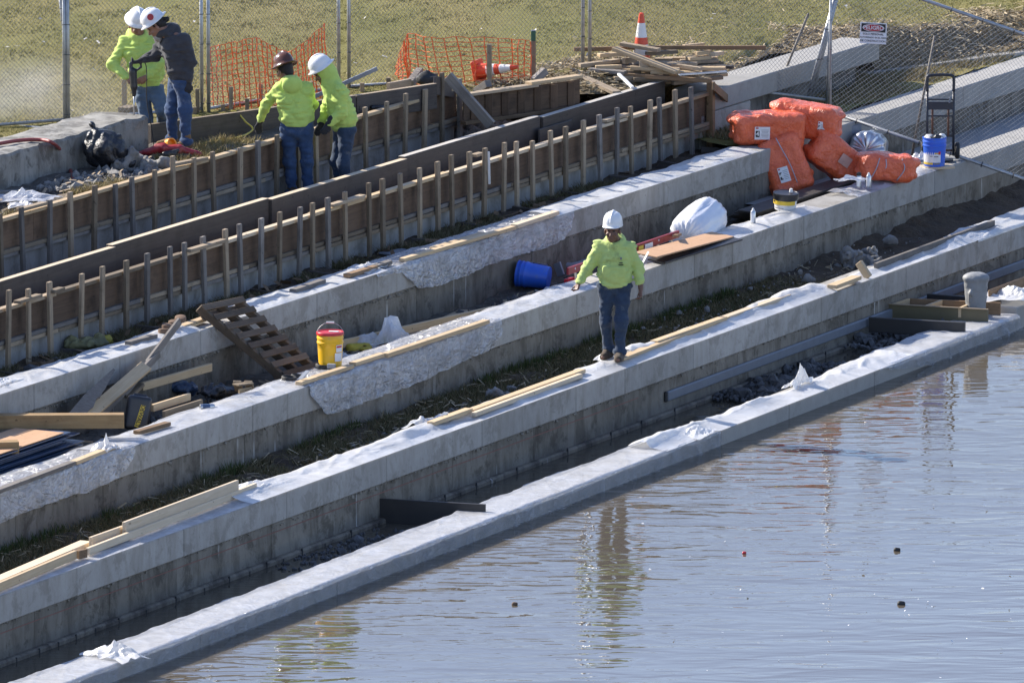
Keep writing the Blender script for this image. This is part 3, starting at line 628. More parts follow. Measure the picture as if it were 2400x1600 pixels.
# corner post with diagonal brace at the end of the near row
s, z = zat(W5, 1666, 192, -.06); p = W5.at(s, -.06, 0); board('corner_post', (p.x, p.y, 1.5), (p.x, p.y, z), .07, .09, M['brown'], f5, up=W5.n)
board('brace', P(1672, 203, 2.42), P(1738, 262, 1.75), .035, .10, M['brown'], f5)
for a, b in (((40, 708), (92, 692)), ((120, 684), (145, 676)), ((440, 588), (524, 563)), ((775, 482), (850, 459)), ((1415, 284), (1470, 268)), ((1110, 365), (1128, 360))):
    board('top_plate', P(*a, 2.305), P(*b, 2.305), .09, .036, M['old'], f5)
for a, b in (((404, 386), (482, 371)), ((45, 492), (105, 476))): board('top_plate', P(*a, 2.80), P(*b, 2.80), .09, .034, M['old'], f6)
# far board of the near row
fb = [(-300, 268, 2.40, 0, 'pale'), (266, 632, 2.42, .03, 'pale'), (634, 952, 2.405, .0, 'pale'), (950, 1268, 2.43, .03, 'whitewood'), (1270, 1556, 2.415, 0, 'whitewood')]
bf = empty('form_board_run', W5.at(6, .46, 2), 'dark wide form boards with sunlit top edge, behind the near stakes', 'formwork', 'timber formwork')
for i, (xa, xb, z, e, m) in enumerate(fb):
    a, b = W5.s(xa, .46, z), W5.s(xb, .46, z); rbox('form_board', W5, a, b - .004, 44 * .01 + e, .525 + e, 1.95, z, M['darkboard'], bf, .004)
    rbox('edge_strip', W5, a + .002, b - .006, .441 + e, .524 + e, z + .001, z + .006, M[m], bf, 0)  # paler strip paints the sunlit top edge onto the dark board
rbox('form_board', W5, W5.s(1262, .40, 2.3), W5.s(1338, .40, 2.3), .38, .41, 1.95, 2.30, M['darkboard'], bf, .004)
# board closing the far side, joined to the old wall
xb = empty('form_board_run', P(680, 244, 2.7), 'dark single form board joined to the end of the old wall', 'formwork', 'timber formwork')
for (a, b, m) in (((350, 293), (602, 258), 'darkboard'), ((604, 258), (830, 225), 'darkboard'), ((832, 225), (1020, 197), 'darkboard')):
    A, B = P(*a, 2.9), P(*b, 2.9); dz = Vector((0, 0, .15)); board('form_board', A - dz, B - dz, .07, .30, M[m], xb); board('edge_strip', A + Vector((0, 0, .006)), B + Vector((0, 0, .006)), .068, .008, M['old'], xb)  # strip on top puts the lit edge into the colour
board('form_board', P(1018, 200, 2.88), P(1062, 208, 2.75), .04, .22, M['darkboard'], xb)
# end form with studs
ef = empty('stud_formwork', P(1230, 215, 2.4), 'formwork with upright studs seen from inside, below the orange netting', 'formwork', 'timber formwork')
A, B = P(1085, 226, 2.7), P(1358, 188, 2.7); dz = Vector((0, 0, 1)); bk = Vector((0, .05, 0))
board('plywood_panel', A - dz * .17 + bk, B - dz * .17 + bk, .02, .34, M['ply'], ef)
board('top_plate', A + dz * .015, A.lerp(B, .62) + dz * .015, .13, .035, M['old'], ef); board('top_plate', A.lerp(B, .56) + dz * .05, B + dz * .05, .13, .035, M['pine'], ef)
board('bottom_plate', A - dz * .33, B - dz * .33, .10, .045, M['brown'], ef)
for t in (.1, .22, .36, .5, .64, .78, .93): q = A.lerp(B, t); board('stud', q - dz * .31, q - dz * .01, .09, .045, M['ply'], ef, up=(0, 1, 0))
# loose leaning board inside
tag(board('leaning_plank', P(1050, 178, 3.0), P(1152, 294, 2.42), .045, .14, M['grey'], None, roll=.3), 'weathered grey plank leaning diagonally over the grey rubble heap', 'plank')
# survey and anchor stakes at the back
BS = [(292, 186, 256, .062), (464, 208, 268, .05), (541, 203, 261, .05), (524, 245, 263, .05), (579, 231, 262, .05), (457, 251, 270, .05), (386, 250, 285, .05), (611, 196, 256, .052), (731, 190, 240, .05), (849, 194, 222, .055), (912, 182, 210, .055), (1023, 171, 205, .05)]
SL = ['wide stake under the lime-hooded worker elbow, left of the drill', 'stake just right of the grey-hooded worker hip', 'tallest stake in front of the left netting, first from its left end', 'stubby short stake left of the tallest netting stake', 'short stake right of the tallest netting stake', 'low stake end between the grey-hooded worker and the fence posts', 'low stake end between the two drilling workers',
      'tall stake left of the brown-hat worker shoulder', 'stake between the two stooping workers', 'lone short stake right of the white-hat stooping worker', 'stake left of the beam offcut on the far form', 'stake end right of the black basket']
for i, (x, yt, yb, wd) in enumerate(BS):
    b = P(x, yb, 2.5); b.z = 2.4; h = (yb - yt) / 193. + .1
    tag(board('wooden_stake', b, b + Vector((rnd.uniform(-.01, .01), 0, h)), wd, .045, M['stake'], None, up=(0, 1, 0)), SL[i], 'stake', 'stakes behind the far form board')
board('wood_block', P(290, 262, 2.56), P(310, 256, 2.56), .16, .10, M['stake'], None, label='short squared wood block on the ground beside the old wall', cat='block')
# ------------------------------------------------------------------ plastic sheets on the walls
def interp(v, t):
    if not hasattr(v, '__len__'): return np.full_like(t, float(v))
    a = np.array(v, float); return np.interp(t, a[:, 0], a[:, 1])
def sheet(name, wl, xa, xb, back, drop, amp, m, seed, label, z0=.012, bulge=0., front=0., fold=.03, dens=34, hang=.02):
    """film lying on a wall from back to front, then hanging down the face by drop; values may vary along the wall"""
    sa, sb = sx(wl, xa), sx(wl, xb); ns = max(8, int((sb - sa) * dens)); ntt = 30
    t = np.linspace(0, 1, ns); S = sa + (sb - sa) * t
    j = lambda k, f: fbm(S * f, S * 0 + k, 0, 3, seed + k)
    bk = interp(back, t) + .025 * j(1, 2.5); dr = np.maximum(interp(drop, t) + .014 * j(2, 2.2) * (interp(drop, t) > .02), 0); fr = interp(front, t) + .02 * j(3, 3) * (interp(front, t) > .01)
    q = np.linspace(0, 1, ntt)[None, :]; L = (bk - fr)[:, None] + dr[:, None]; l = q * L; flat = l < (bk - fr)[:, None]
    d = np.where(flat, bk[:, None] - l, -(hang + .0 * l)); hz = np.where(flat, 0, l - (bk - fr)[:, None]); SS = np.repeat(S[:, None], ntt, 1) + .012 * fbm(np.repeat(S[:, None], ntt, 1) * 4, l * 9, 0, 2, seed + 9)
    n1 = .8 * fbm(SS * 1.1, l * 4, 0, 1, seed) + .45 * crease(SS * 1.7, l * 4, seed + 1); n2 = fbm(SS * 2.2 + l * 3, l * 3, 3, 2, seed + 3); rid = 1 - np.abs(n2) * 2
    up = np.where(flat, z0 + amp * np.clip(.35 + .6 * n1 + .7 * np.clip(rid, 0, 1), 0, 3) + interp(bulge, t)[:, None] * np.sin(np.pi * q) ** .8 * np.clip(.42 + .55 * n1, .05, 1.3), 0)
    fl = fbm(SS * 6.5, hz * 1.2, 0, 3, seed + 6); out = np.where(flat, 0, fold * np.clip(hz * 6, 0, 1) * (np.abs(fl) * .9 + .3 + .55 * crease(SS * 4.5, hz * 5.5, seed + 31) + .3 * crease(SS * 11, hz * 12, seed + 33)))
    z = wl.z + up - hz + np.where(flat, 0, z0 * np.exp(-hz * 30)); dd = d - out
    V = np.stack([wl.o.x + wl.u.x * SS + wl.n.x * dd, wl.o.y + wl.u.y * SS + wl.n.y * dd, z], -1).reshape(-1, 3)
    return tag(mesh(name, V, grid_faces(ns, ntt), m, smooth=True), label, 'plastic sheet', 'plastic sheets on the walls')
F, FW, DR = M['film'], M['film_white'], M['drape']
ws = sheet('plastic_sheet', W1, -160, 1686, .50, .03, .008, F, 101, 'long clear plastic sheet wrapped tightly over the lowest wall beside the water', fold=.01)
def skirt(par, wl, xa, xb, drop, seed, fold):
    h = sheet('hanging_edge', wl, xa, xb, .012, drop, .002, M['film_shade'], seed, None, fold=fold); [h.__delitem__(k) for k in ('label', 'category', 'group') if k in h.keys()]; h.parent = par
skirt(ws, W1, -160, 1686, [(0, .26), (.3, .2), (.5, .17), (.72, .25), (.8, .2), (1, .25)], 131, .022)
sheet('plastic_sheet', W1, 1560, 2140, [(0, .46), (.3, .44), (.6, .38), (1, .5)], 0, .03, FW, 102, 'loose white plastic strip bunched along the back of the bare stretch of lowest wall', front=[(0, .20), (.2, .29), (.45, .27), (.62, .24), (.8, .16), (1, .02)], bulge=[(0, .09), (.5, .06), (1, .04)])
ws = sheet('plastic_sheet', W1, 2060, 2386, .52, [(0, .02), (.3, .05), (1, .03)], .012, F, 103, 'plastic sheet covering the far end of the lowest wall near the grey bollard', fold=.02)
skirt(ws, W1, 2080, 2386, [(0, .04), (.3, .16), (.6, .25), (1, .22)], 133, .05)
sheet('plastic_sheet', W2, -60, 600, .33, 0, .012, F, 104, 'thin bluish plastic under the long boards at the left of the footing wall', front=[(0, .03), (.5, .1), (1, .06)])
sheet('plastic_sheet', W2, 590, 1085, .46, 0, .018, FW, 105, 'bunched white plastic strip between the two board runs left of the walking worker', front=[(0, .10), (.2, .16), (.6, .09), (1, .12)], bulge=.085)
sheet('plastic_sheet', W2, 1060, 1560, .40, 0, .022, FW, 106, 'crumpled plastic strip under the walking worker boots', front=[(0, .10), (.3, .06), (.6, .12), (1, .10)], bulge=.045)
sheet('plastic_sheet', W2, 1520, 1960, .46, 0, .025, FW, 107, 'rolled crumpled white plastic right of the walking worker, before the small leaning block', front=[(0, .13), (.4, .12), (.75, .18), (1, .08)], bulge=.08)
sheet('plastic_sheet', W2, 2005, 2330, .30, 0, .02, FW, 108, 'crumpled plastic roll along a thin long board, right end of the footing wall', front=[(0, .08), (.5, .12), (1, .04)], bulge=.07)
sheet('plastic_sheet', W2, 2290, 2520, .47, .02, .03, FW, 109, 'wide white plastic spread over the footing wall at the far right edge')
sheet('plastic_sheet', W3, -60, 312, .42, [(0, .34), (.5, .27), (.8, .30), (.93, .22), (1, .05)], .012, DR, 110, 'plastic hanging down the face at the left, knotted at its right corner', fold=.04)
sheet('plastic_sheet', W3, 255, 735, .44, 0, .014, F, 111, 'plastic strip lying on the wall top left of the yellow bucket', front=.03, bulge=.03)
sheet('plastic_sheet', W3, 722, 1172, .44, [(0, .1), (.07, .36), (.13, .40), (.6, .36), (.85, .30), (.95, .27), (1, .12)], .012, DR, 112, 'big wrinkled plastic flap hanging on the wall face right of the yellow bucket', fold=.035)
sheet('plastic_sheet', W3, 1150, 1400, .44, 0, .02, F, 113, 'crumpled plastic strip on the wall top beside the fallen blue bucket', front=.06, bulge=.05)
sheet('plastic_sheet', W3, 1495, 1600, .44, 0, .04, FW, 114, 'scrunched white plastic scrap on the wall by the red ladder foot', front=.16, bulge=.05)
sheet('plastic_sheet', W3, 1665, 1930, .40, 0, .022, FW, 115, 'wavy white plastic edge in front of the black pail', front=[(0, .10), (.5, .05), (1, .02)], bulge=.03)
sheet('plastic_sheet', W3, 2010, 2195, .42, 0, .035, F, 116, 'bunched plastic below the rightmost orange bag and spray cans', front=.04, bulge=.06)
sheet('plastic_sheet', W4, -60, 470, .43, 0, .018, FW, 117, 'white crumpled plastic on the upper wall at the far left', front=[(0, .06), (1, .03)], bulge=.04)
sheet('plastic_sheet', W4, 560, 905, .43, [(0, 0), (1, 0)], .014, FW, 118, 'white plastic strip on the upper wall right of the pallet', front=.02, bulge=.03)
sheet('plastic_sheet', W4, 880, 1342, .43, [(0, .02), (.12, .06), (.2, .30), (.27, .36), (.6, .31), (.85, .30), (.95, .28), (1, .05)], .012, DR, 119, 'large clear plastic flap hanging from the upper wall above the blue bucket', fold=.04)
sheet('plastic_sheet', W4, 1300, 1775, .44, 0, .016, FW, 120, 'narrow crumpled white plastic strip leading to the orange bags', front=.03, bulge=.045)
def scrap(name, c, size, hgt, m, seed, label, cat='plastic sheet', group=None, n=26, rot=0., peak=None):
    """a loose crumpled piece of film lying or standing where it was dropped"""
    n = 15; t = np.linspace(-1, 1, n); A, B = np.meshgrid(t, t, indexing='ij'); r = np.sqrt(A ** 2 + B ** 2)
    e = 1 + .25 * fbm(A * 1.5, B * 1.5, 0, 2, seed); X = A * size[0] / 2 * e; Y = B * size[1] / 2 * e
    k = crease(A * 1.15, B * 1.3, seed + 1); Z = hgt * ((.45 + .75 * k) * (1 - .5 * r ** 2).clip(0)).clip(0)
    if peak: Z += .55 * hgt * peak[2] * (1 - np.abs(A - peak[0]) * 1.5 - np.abs(B - peak[1]) * .9).clip(0)
    c_, s_ = math.cos(rot), math.sin(rot); V = np.stack([c[0] + X * c_ - Y * s_, c[1] + X * s_ + Y * c_, c[2] + .015 + Z], -1).reshape(-1, 3)
    return tag(mesh(name, V, grid_faces(n, n), m, smooth=False), label, cat, group)
scrap('plastic_fold', W1.at(sx(W1, 300), .16, .17), (.62, .36), .16, FW, 201, 'white plastic fold standing up where two sheets overlap on the lowest wall', rot=UA - 1.9, peak=(0, .3, .8))
scrap('plastic_fold', W1.at(sx(W1, 1660), .14, .17), (.6, .34), .08, FW, 202, 'loose white plastic corner peeled back where the lowest wall turns bare', rot=UA, peak=(.4, .6, .7))
scrap('plastic_fold', W1.at(sx(W1, 1935), .33, .19), (.55, .16), .2, FW, 203, 'upright peak of white plastic on the back edge of the lowest wall', rot=UA, peak=(.3, 0, .8))
scrap('plastic_fold', W2.at(sx(W2, 1080), .40, .73), (.75, .30), .16, FW, 204, 'white plastic hump billowing behind the board left of the walking worker', rot=UA, peak=(-.2, .2, .5))
scrap('plastic_fold', W2.at(sx(W2, 660), .36, .73), (.7, .26), .11, FW, 205, 'white plastic hump at the right end of the long plank pair', rot=UA, peak=(-.3, .2, .5))
scrap('plastic_fold', W2.at(sx(W2, 1508), .42, .73), (.5, .26), .16, FW, 206, 'white plastic hump just behind the walking worker heels', rot=UA, peak=(0, 0, .5))
scrap('plastic_fold', W3.at(sx(W3, 268), .10, 1.26), (.32, .2), .14, FW, 207, 'bright knotted plastic corner on top of the left hanging sheet', rot=UA, peak=(0, 0, .8))
scrap('plastic_fold', W4.at(sx(W4, 50), .30, 1.73), (.6, .3), .13, FW, 208, 'white plastic peak on the upper wall at the far left', rot=UA, peak=(-.3, .3, .7))
scrap('plastic_fold', W4.at(sx(W4, 900), .22, 1.73), (.6, .36), .08, FW, 209, 'plastic knuckle at the left corner of the upper hanging flap', rot=UA)
scrap('plastic_scrap', W3.at(sx(W3, 1075), .95, 1.02), (.6, .45), .30, F, 210, 'crumpled translucent plastic pile in the trough, taller right piece', peak=(.2, .2, .7), rot=.3)
scrap('plastic_scrap', W3.at(sx(W3, 985), .95, 1.02), (.5, .4), .17, F, 211, 'low crumpled translucent plastic in the trough, left piece', peak=(-.3, .2, .7), rot=.6)
scrap('plastic_scrap', W6.at(sx(W6, 150), .55, 2.68), (.85, .55), .20, F, 212, 'dusty white plastic heap on the ground at the far left', peak=(.2, .1, .5))
scrap('plastic_scrap', W6.at(sx(W6, 105), .22, 2.70), (.42, .26), .10, FW, 213, 'small white bag with pink print beside the tall dry grass')
scrap('plastic_scrap', P(2385, 700, .30), (.8, .7), .18, FW, 214, 'bright white plastic heap right of the grey bollard', peak=(.2, .2, .7))
scrap('plastic_scrap', P(2160, 380, 1.28), (.32, .22), .12, FW, 215, 'white plastic sack slumped left of the hand truck wheel')
scrap('plastic_scrap', W3.at(sx(W3, 2030), .2, 1.40), (.36, .2), .08, F, 216, 'clear plastic tail trailing from the orange bags')
board('paper_sheet', P(1503, 622, 1.36), P(1520, 590, 1.52), .07, .004, M['white'], None, label='white curled paper sheet standing beside the walking worker elbow', cat='sheet')

# ------------------------------------------------------------------ boards lying on the walls
def lay(x0, y0, x1, y1, z, wd, t, m, label, cat='board', roll=0., z1=None, group='loose boards on the walls', name='loose_board'):
    return board(name, P(x0, y0, z + t / 2), P(x1, y1, (z if z1 is None else z1) + t / 2), wd, t, M[m], None, roll, label=label, cat=cat, group=group)
lay(-45, 1377, 202, 1271, .755, .14, .045, 'pale', 'wide pale plank nearest the left edge on the footing wall')
lay(-45, 1392, 176, 1299, .755, .045, .09, 'pine', 'orange-tinted square timber in front of the wide pale plank', 'timber')
lay(181, 1299, 200, 1295, .755, .07, .09, 'brown', 'small brown wood block at the meeting of the long planks', 'block')
lay(212, 1270, 288, 1243, .77, .04, .11, 'pale', 'short pale plank on edge after the wide plank')
lay(290, 1238, 556, 1139, .80, .04, .14, 'pale', 'long grey-faced plank standing on edge')
lay(205, 1292, 598, 1140, .755, .045, .08, 'pale', 'long slim board in front of the plank on edge')
lay(1010, 992, 1099, 960, .79, .10, .045, 'pine', 'short pine board overlapping the left end of the plank pair')
lay(1102, 963, 1364, 868, .775, .10, .04, 'pine', 'long double pine plank ending left of the walking worker boots')
lay(1110, 971, 1360, 880, .76, .06, .05, 'pale', 'pale strip tucked against the long double pine plank')
lay(1452, 841, 1700, 744, .785, .12, .035, 'pine', 'pine plank starting behind the walking worker boots')
lay(1533, 802, 1696, 745, .80, .10, .04, 'pine', 'upper pine plank stacked right of the walking worker')
lay(1700, 744, 1846, 692, .785, .10, .035, 'pale', 'pale plank end emerging from the rolled plastic')
lay(1950, 672, 2008, 650, .775, .13, .045, 'pine', 'short square-cut pine board lying askew on plastic')
board('wood_block', P(2013, 615, .93), P(2036, 650, .76), .055, .09, M['pine'], None, label='small yellowish block leaning upright on the plastic roll', cat='block')
lay(2052, 624, 2328, 523, .755, .05, .075, 'grey', 'long thin grey batten on the far right of the footing wall')
lay(-60, 1170, 170, 1084, 1.265, .09, .04, 'grey', 'weathered board along the edge above the left hanging plastic')
lay(172, 1084, 268, 1046, 1.265, .09, .04, 'pine', 'fresh board continuing to the knotted plastic corner')
lay(320, 1013, 393, 992, 1.275, .09, .04, 'brown', 'short reddish brown offcut between the case and the wall edge')
lay(700, 898, 737, 886, 1.275, .09, .04, 'pine', 'pine offcut left of the black lids')
lay(735, 886, 822, 858, 1.275, .09, .04, 'pine', 'bright pine board directly in front of the yellow bucket')
lay(826, 853, 898, 830, 1.275, .09, .04, 'pine', 'pine board just right of the yellow bucket')
lay(902, 832, 1140, 753, 1.275, .09, .045, 'pine', 'long pine board along the top of the wrinkled flap')
lay(686, 682, 756, 658, 1.745, .09, .042, 'grey', 'grey offcut alone on the upper wall right of the pallet')
lay(812, 646, 878, 626, 1.745, .09, .042, 'brown', 'orange-brown offcut on the upper wall')
lay(880, 625, 912, 614, 1.745, .09, .042, 'grey', 'short grey offcut against the orange-brown one')
lay(942, 609, 1203, 533, 1.745, .085, .04, 'pine', 'long pine board over the upper hanging flap')
lay(1015, 582, 1133, 546, 1.745, .10, .02, 'pine', 'thin pine strip behind the long pine board on the upper wall')
lay(1205, 530, 1303, 498, 1.75, .10, .045, 'pale', 'pale board at the right corner of the upper flap')
lay(300, 804, 362, 787, 1.745, .09, .045, 'grey', 'grey offcut on the upper wall left of the log rounds')
lay(425, 766, 478, 747, 1.745, .10, .04, 'pine', 'pine offcut tucked against the pallet corner')

# ------------------------------------------------------------------ pallet
def pallet():
    TL, TR, BL, BR = P(463, 722, 1.93), P(556, 702, 1.93), P(668, 892, 1.10), P(744, 870, 1.10)
    r = empty('wooden_pallet', (TL + TR + BL + BR) / 4, 'weathered wooden pallet leaning from the upper wall down to the black lids', 'pallet')
    nv = (TR - TL).cross(BL - TL).normalized(); nv = nv if nv.z > 0 else -nv
    for t in (.03, .5, .97): a, b = TL.lerp(TR, t), BL.lerp(BR, t); board('stringer', a, b, .05, .10, M['pallet'], r, up=nv)
    for i in range(8):
        t = .04 + i * .131; a, b = TL.lerp(BL, t), TR.lerp(BR, t); e = (b - a) * .02; board('slat', a - e + nv * .062, b + e + nv * .062, .078, .02, M['pallet'], r, up=nv)
    for t in (.08, .5, .92): a, b = TL.lerp(BL, t), TR.lerp(BR, t); board('slat', a - nv * .062, b - nv * .062, .10, .02, M['pallet'], r, up=nv)
pallet()

# ------------------------------------------------------------------ lumber and rubbish in the trough at the left
def item(name, a, za, b, zb, wd, t, m, label, cat, roll=0., group='scrap lumber in the trough'):
    return board(name, P(*a, za), P(*b, zb), wd, t, M[m], None, roll, label=label, cat=cat, group=group)
item('scrap_plank', (421, 752), 1.98, (292, 922), 1.34, .035, .09, 'grey', 'dark thin plank leaning highest, up to the log rounds', 'plank')
item('scrap_plank', (342, 858), 1.60, (196, 982), 1.27, .14, .045, 'pine', 'bright wide plank leaning over the trough', 'plank', -.55)
item('scrap_plank', (372, 828), 1.68, (225, 985), 1.20, .04, .09, 'grey', 'grey plank leaning right behind the bright wide one', 'plank')
def broken():
    A, B = P(265, 866, 1.68), P(168, 980, 1.29); n = 16; V = []; r = random.Random(5); ax = (B - A).normalized(); sd = Vector((.8, .6, 0)); sd = (sd - ax * sd.dot(ax)).normalized(); th = ax.cross(sd)
    for i in range(n):
        t = i / (n - 1); c = A.lerp(B, t); wr = .015 + .075 * min(1, t * 1.6 + .1) + (r.uniform(-.02, .012) if .1 < t < .7 else 0)
        for u, v in ((-.06 * min(1, t * 1.5 + .1), -.018), (wr, -.018), (wr, .018), (-.06 * min(1, t * 1.5 + .1), .018)): V.append(c + sd * u + th * v)
    Fc = [(i * 4 + j, i * 4 + (j + 1) % 4, i * 4 + 4 + (j + 1) % 4, i * 4 + 4 + j) for i in range(n - 1) for j in range(4)] + [(3, 2, 1, 0), (n * 4 - 4, n * 4 - 3, n * 4 - 2, n * 4 - 1)]
    tag(mesh('broken_plank', V, Fc, M['grey']), 'splintered grey plank with a jagged edge leaning at the left', 'plank', 'scrap lumber in the trough')
broken()
item('scrap_plank', (362, 846), 1.50, (383, 890), 1.22, .09, .035, 'pine', 'short upright pine piece nailed under the leaning planks', 'plank', .2)
item('scrap_plank', (332, 906), 1.36, (494, 860), 1.36, .045, .09, 'pine', 'sunlit pine stud lying level behind the black case', 'plank')
item('scrap_plank', (290, 915), 1.30, (325, 950), 1.12, .09, .04, 'grey', 'short grey end sloping down beside the black case', 'plank')
item('scrap_plank', (300, 930), 1.30, (330, 900), 1.4, .1, .04, 'old', 'stub of board propping the leaning planks', 'plank')
item('scrap_plank', (357, 956), 1.28, (444, 929), 1.28, .04, .08, 'pine', 'upper slim board of the pair right of the black case', 'plank')
item('scrap_plank', (384, 973), 1.24, (472, 946), 1.24, .04, .10, 'old', 'lower brown board of the pair right of the black case', 'plank')
item('scrap_plank', (180, 935), 1.1, (480, 870), 1.1, .10, .04, 'grey', 'dark flat plank on the trough floor under the heap', 'plank')
item('scrap_plank', (800, 806), 1.12, (1162, 725), 1.12, .045, .09, 'pine', 'long pine stud lying in the trough under the plastic scraps', 'plank')
item('scrap_plank', (935, 800), 1.03, (1090, 728), 1.03, .14, .03, 'old', 'flat brown plank slanting below the long pine stud', 'plank')
item('heavy_timber', (-60, 987), 1.46, (291, 985), 1.46, .15, .15, 'timber', 'long heavy square timber crossing the trough at the left edge', 'timber')
item('heavy_timber', (-60, 1051), 1.40, (43, 1048), 1.40, .15, .145, 'timber', 'heavy timber butt end poking in over the blue sheets', 'timber')
# stack of thin blue panels with a tan sheet on top
def bluestack():
    r = empty('panel_stack', W3.at(0, .45, 1.1), 'fanned stack of thin blue panels with a tan sheet on top, left edge', 'panel stack'); q = random.Random(8)
    for i in range(15):
        z = 1.0 + i * .0265; e = W3.s(158, .55, 1.2) + q.uniform(-.35, .22) + .33; d = .52 + q.uniform(0, .07) + i * .006; y = q.uniform(-.03, .03)
        A, B = W3.at(-3.5, d + .33 + y, z), W3.at(e, d + .33 - y, z + q.uniform(-.004, .012)); board('panel', A, B, .66, .011, M['bluesheet'], r, bev=0)
    board('top_sheet', W3.at(-3.5, .98, 1.402), W3.at(W3.s(150, .66, 1.4), .96, 1.402), .60, .01, M['tanply'], r, bev=0)
    board('batten', P(-10, 1030, 1.385), P(62, 1029, 1.385), .03, .02, M['grey'], r)
bluestack()
def case():
    f = Field((-.2, -.12, -.25), (.2, .12, .25), .011); f.box((0, 0, 0), (.135, .07, .19), None, .04, .01)
    f.cap((-.06, 0, .2), (.06, 0, .2), .014, .014, .01); f.cap((-.06, 0, .18), (-.06, 0, .2), .014, .014, .01); f.cap((.06, 0, .18), (.06, 0, .2), .014, .014, .01)
    m = Matrix.Translation(P(323, 968, 1.24)) @ Matrix.Rotation(R_(8), 4, 'Y') @ Matrix.Rotation(R_(-12), 4, 'X') @ Matrix.Rotation(R_(8), 4, 'Z')
    r = f.build('tool_case', M['blackplast'], None, m, label='black tool case with yellow sideways lettering standing in the trough', cat='tool case')
    o = link('badge', box_me(.052, .004, .25, 0), M['yellow_flat'], None); o.parent = r; o.location = (.02, -.0725, -.03); o.rotation_euler = (0, R_(10), 0)
    t = link('lettering', text_me('DEWALT', .062), M['print'], None); t.parent = o; t.location = (0, -.0045, 0); t.rotation_euler = (R_(90), R_(90), 0)
case()
# drinks can
def can_mat(p, ax): return Matrix.Translation(p) @ Vector(ax).to_track_quat('Z', 'Y').to_matrix().to_4x4()
r = lathe('drinks_can', [(.024, -.082), (.033, -.076), (.033, .066), (.026, .08), (.026, .084)], M['silver'], None, can_mat(P(485, 953, 1.30), (.97, .25, 0)), 20, label='silver and blue drinks can lying on the wall plastic', cat='can')
lathe('can_print', [(.0335, -.05), (.0335, .03)], M['bluesheet'], r, None, 20).matrix_basis = Matrix.Identity(4)
def lump(name, c, size, amp, sc_, m, seed, rot=0, h=.012, flat=None, **k):
    s = np.array(size); f = Field(-s * 1.35 - .03, s * 1.35 + .03, h); f.ell((0, 0, 0), size); f.noise(amp, sc_, seed, 3, True)
    if flat is not None: f.below(flat)
    return f.build(name, m, None, Matrix.Translation(c) @ Matrix.Rotation(rot, 4, 'Z'), **k)
lump('bin_bag', P(510, 918, 1.18), (.22, .16, .09), .05, 7, M['blackbag'], 301, .3, label='crushed black plastic bag in the trough behind the drinks can', cat='plastic bag')
lump('bin_bag', P(425, 908, 1.16), (.18, .12, .08), .04, 8, M['bluesheet'], 302, .1, label='dark blue crumpled sheet among the scrap lumber', cat='plastic bag')
b = empty('wooden_box', P(572, 912, 1.2), 'small open wooden box end beside the pallet', 'box')
for a, c in (((556, 893), (560, 918)), ((582, 893), (588, 918))): board('side', P(*a, 1.32), P(*c, 1.18), .09, .025, M['old'], b)
board('front', P(560, 919, 1.22), P(590, 914, 1.22), .025, .08, M['pine'], b)
board('top', P(552, 902, 1.30), P(588, 897, 1.30), .12, .02, M['old'], b)
for i, (x, y, z) in enumerate([(384, 776, 1.78), (392, 765, 1.81), (408, 757, 1.83), (423, 747, 1.86)]):
    lathe('log_round', [(.045, -.028), (.062, -.022), (.066, .0), (.062, .024), (.05, .03)], M['ring'], None, Matrix.Translation(P(x, y, z)) @ Matrix.Rotation(R_(8 * i - 8), 4, 'X'), 18, label=['lowest brown wood round on the upper wall', 'second brown wood round, leaning on the lowest', 'third brown wood round from the bottom', 'topmost brown wood round of the little pile'][i], cat='wood round', group='brown wood rounds above the trough')
lump('rag', P(205, 806, 1.63), (.24, .14, .09), .05, 6, M['khaki'], 303, .5, label='khaki rag heap on the shaded soil at the left', cat='rag')
lump('rag', P(240, 800, 1.62), (.13, .1, .07), .04, 8, M['yellow_foam'], 304, .5, label='mustard yellow rag beside the khaki heap', cat='rag')
for i, (x, y, s_) in enumerate([(845, 815, .17), (880, 808, .14), (905, 802, .1)]):
    lump('insulation_scrap', P(x, y, 1.06), (s_, .1, .05), .03, 7, M['yellow_foam'], 310 + i, .4, label=['largest yellow insulation scrap behind the yellow bucket', 'middle yellow insulation scrap in the trough', 'smallest yellow insulation scrap in the trough'][i], cat='insulation', group='yellow insulation scraps')
# pails
def pail(name, base, R, H, m, label, cat='bucket', mat=None, rings=((.80, .88), (.70, .74)), lid=None, extra=None):
    r = empty(name, base, label, cat)
    if mat is not None: r.rotation_euler = mat
    pr = [(R * .84, 0), (R * .86, .008)]
    for k in range(5): pr.append((R * (.86 + .10 * k / 4), .01 + H * .66 * k / 4))
    z = H * .70; pr += [(R * 1.0, z), (R * 1.0, z + .018), (R * .965, z + .022), (R * .97, H * .84), (R * 1.0, H * .845), (R * 1.0, H * .89), (R * .975, H * .90), (R * .98, H * .965), (R * 1.015, H * .97), (R * 1.015, H), (R * .95, H)]
    if not lid: pr += [(R * .93, H * .92), (R * .86, .03), (R * .1, .02)]
    M4 = Matrix.LocRotScale(r.location, r.rotation_euler, r.scale); lathe('body', pr, m, r, M4, 36)
    if lid: lathe('lid', [(R * 1.0, H * .955), (R * 1.035, H * .96), (R * 1.04, H * 1.03), (R * 1.01, H * 1.045), (R * .95, H * 1.045), (R * .93, H * 1.02), (R * .3, H * 1.022)], lid, r, M4, 36)
    return r, M4
def wrap(name, r, M4, R, z0, z1, a0, a1, m, rt=None, n=10):
    rt = R if rt is None else rt; vs = []
    for i in range(n + 1):
        a = R_(a0 + (a1 - a0) * i / n); vs += [Vector((R * math.cos(a), R * math.sin(a), z0)), Vector((rt * math.cos(a), rt * math.sin(a), z1))]
    return mesh(name, vs, [(2 * i, 2 * i + 2, 2 * i + 3, 2 * i + 1) for i in range(n)], m, r, M4)
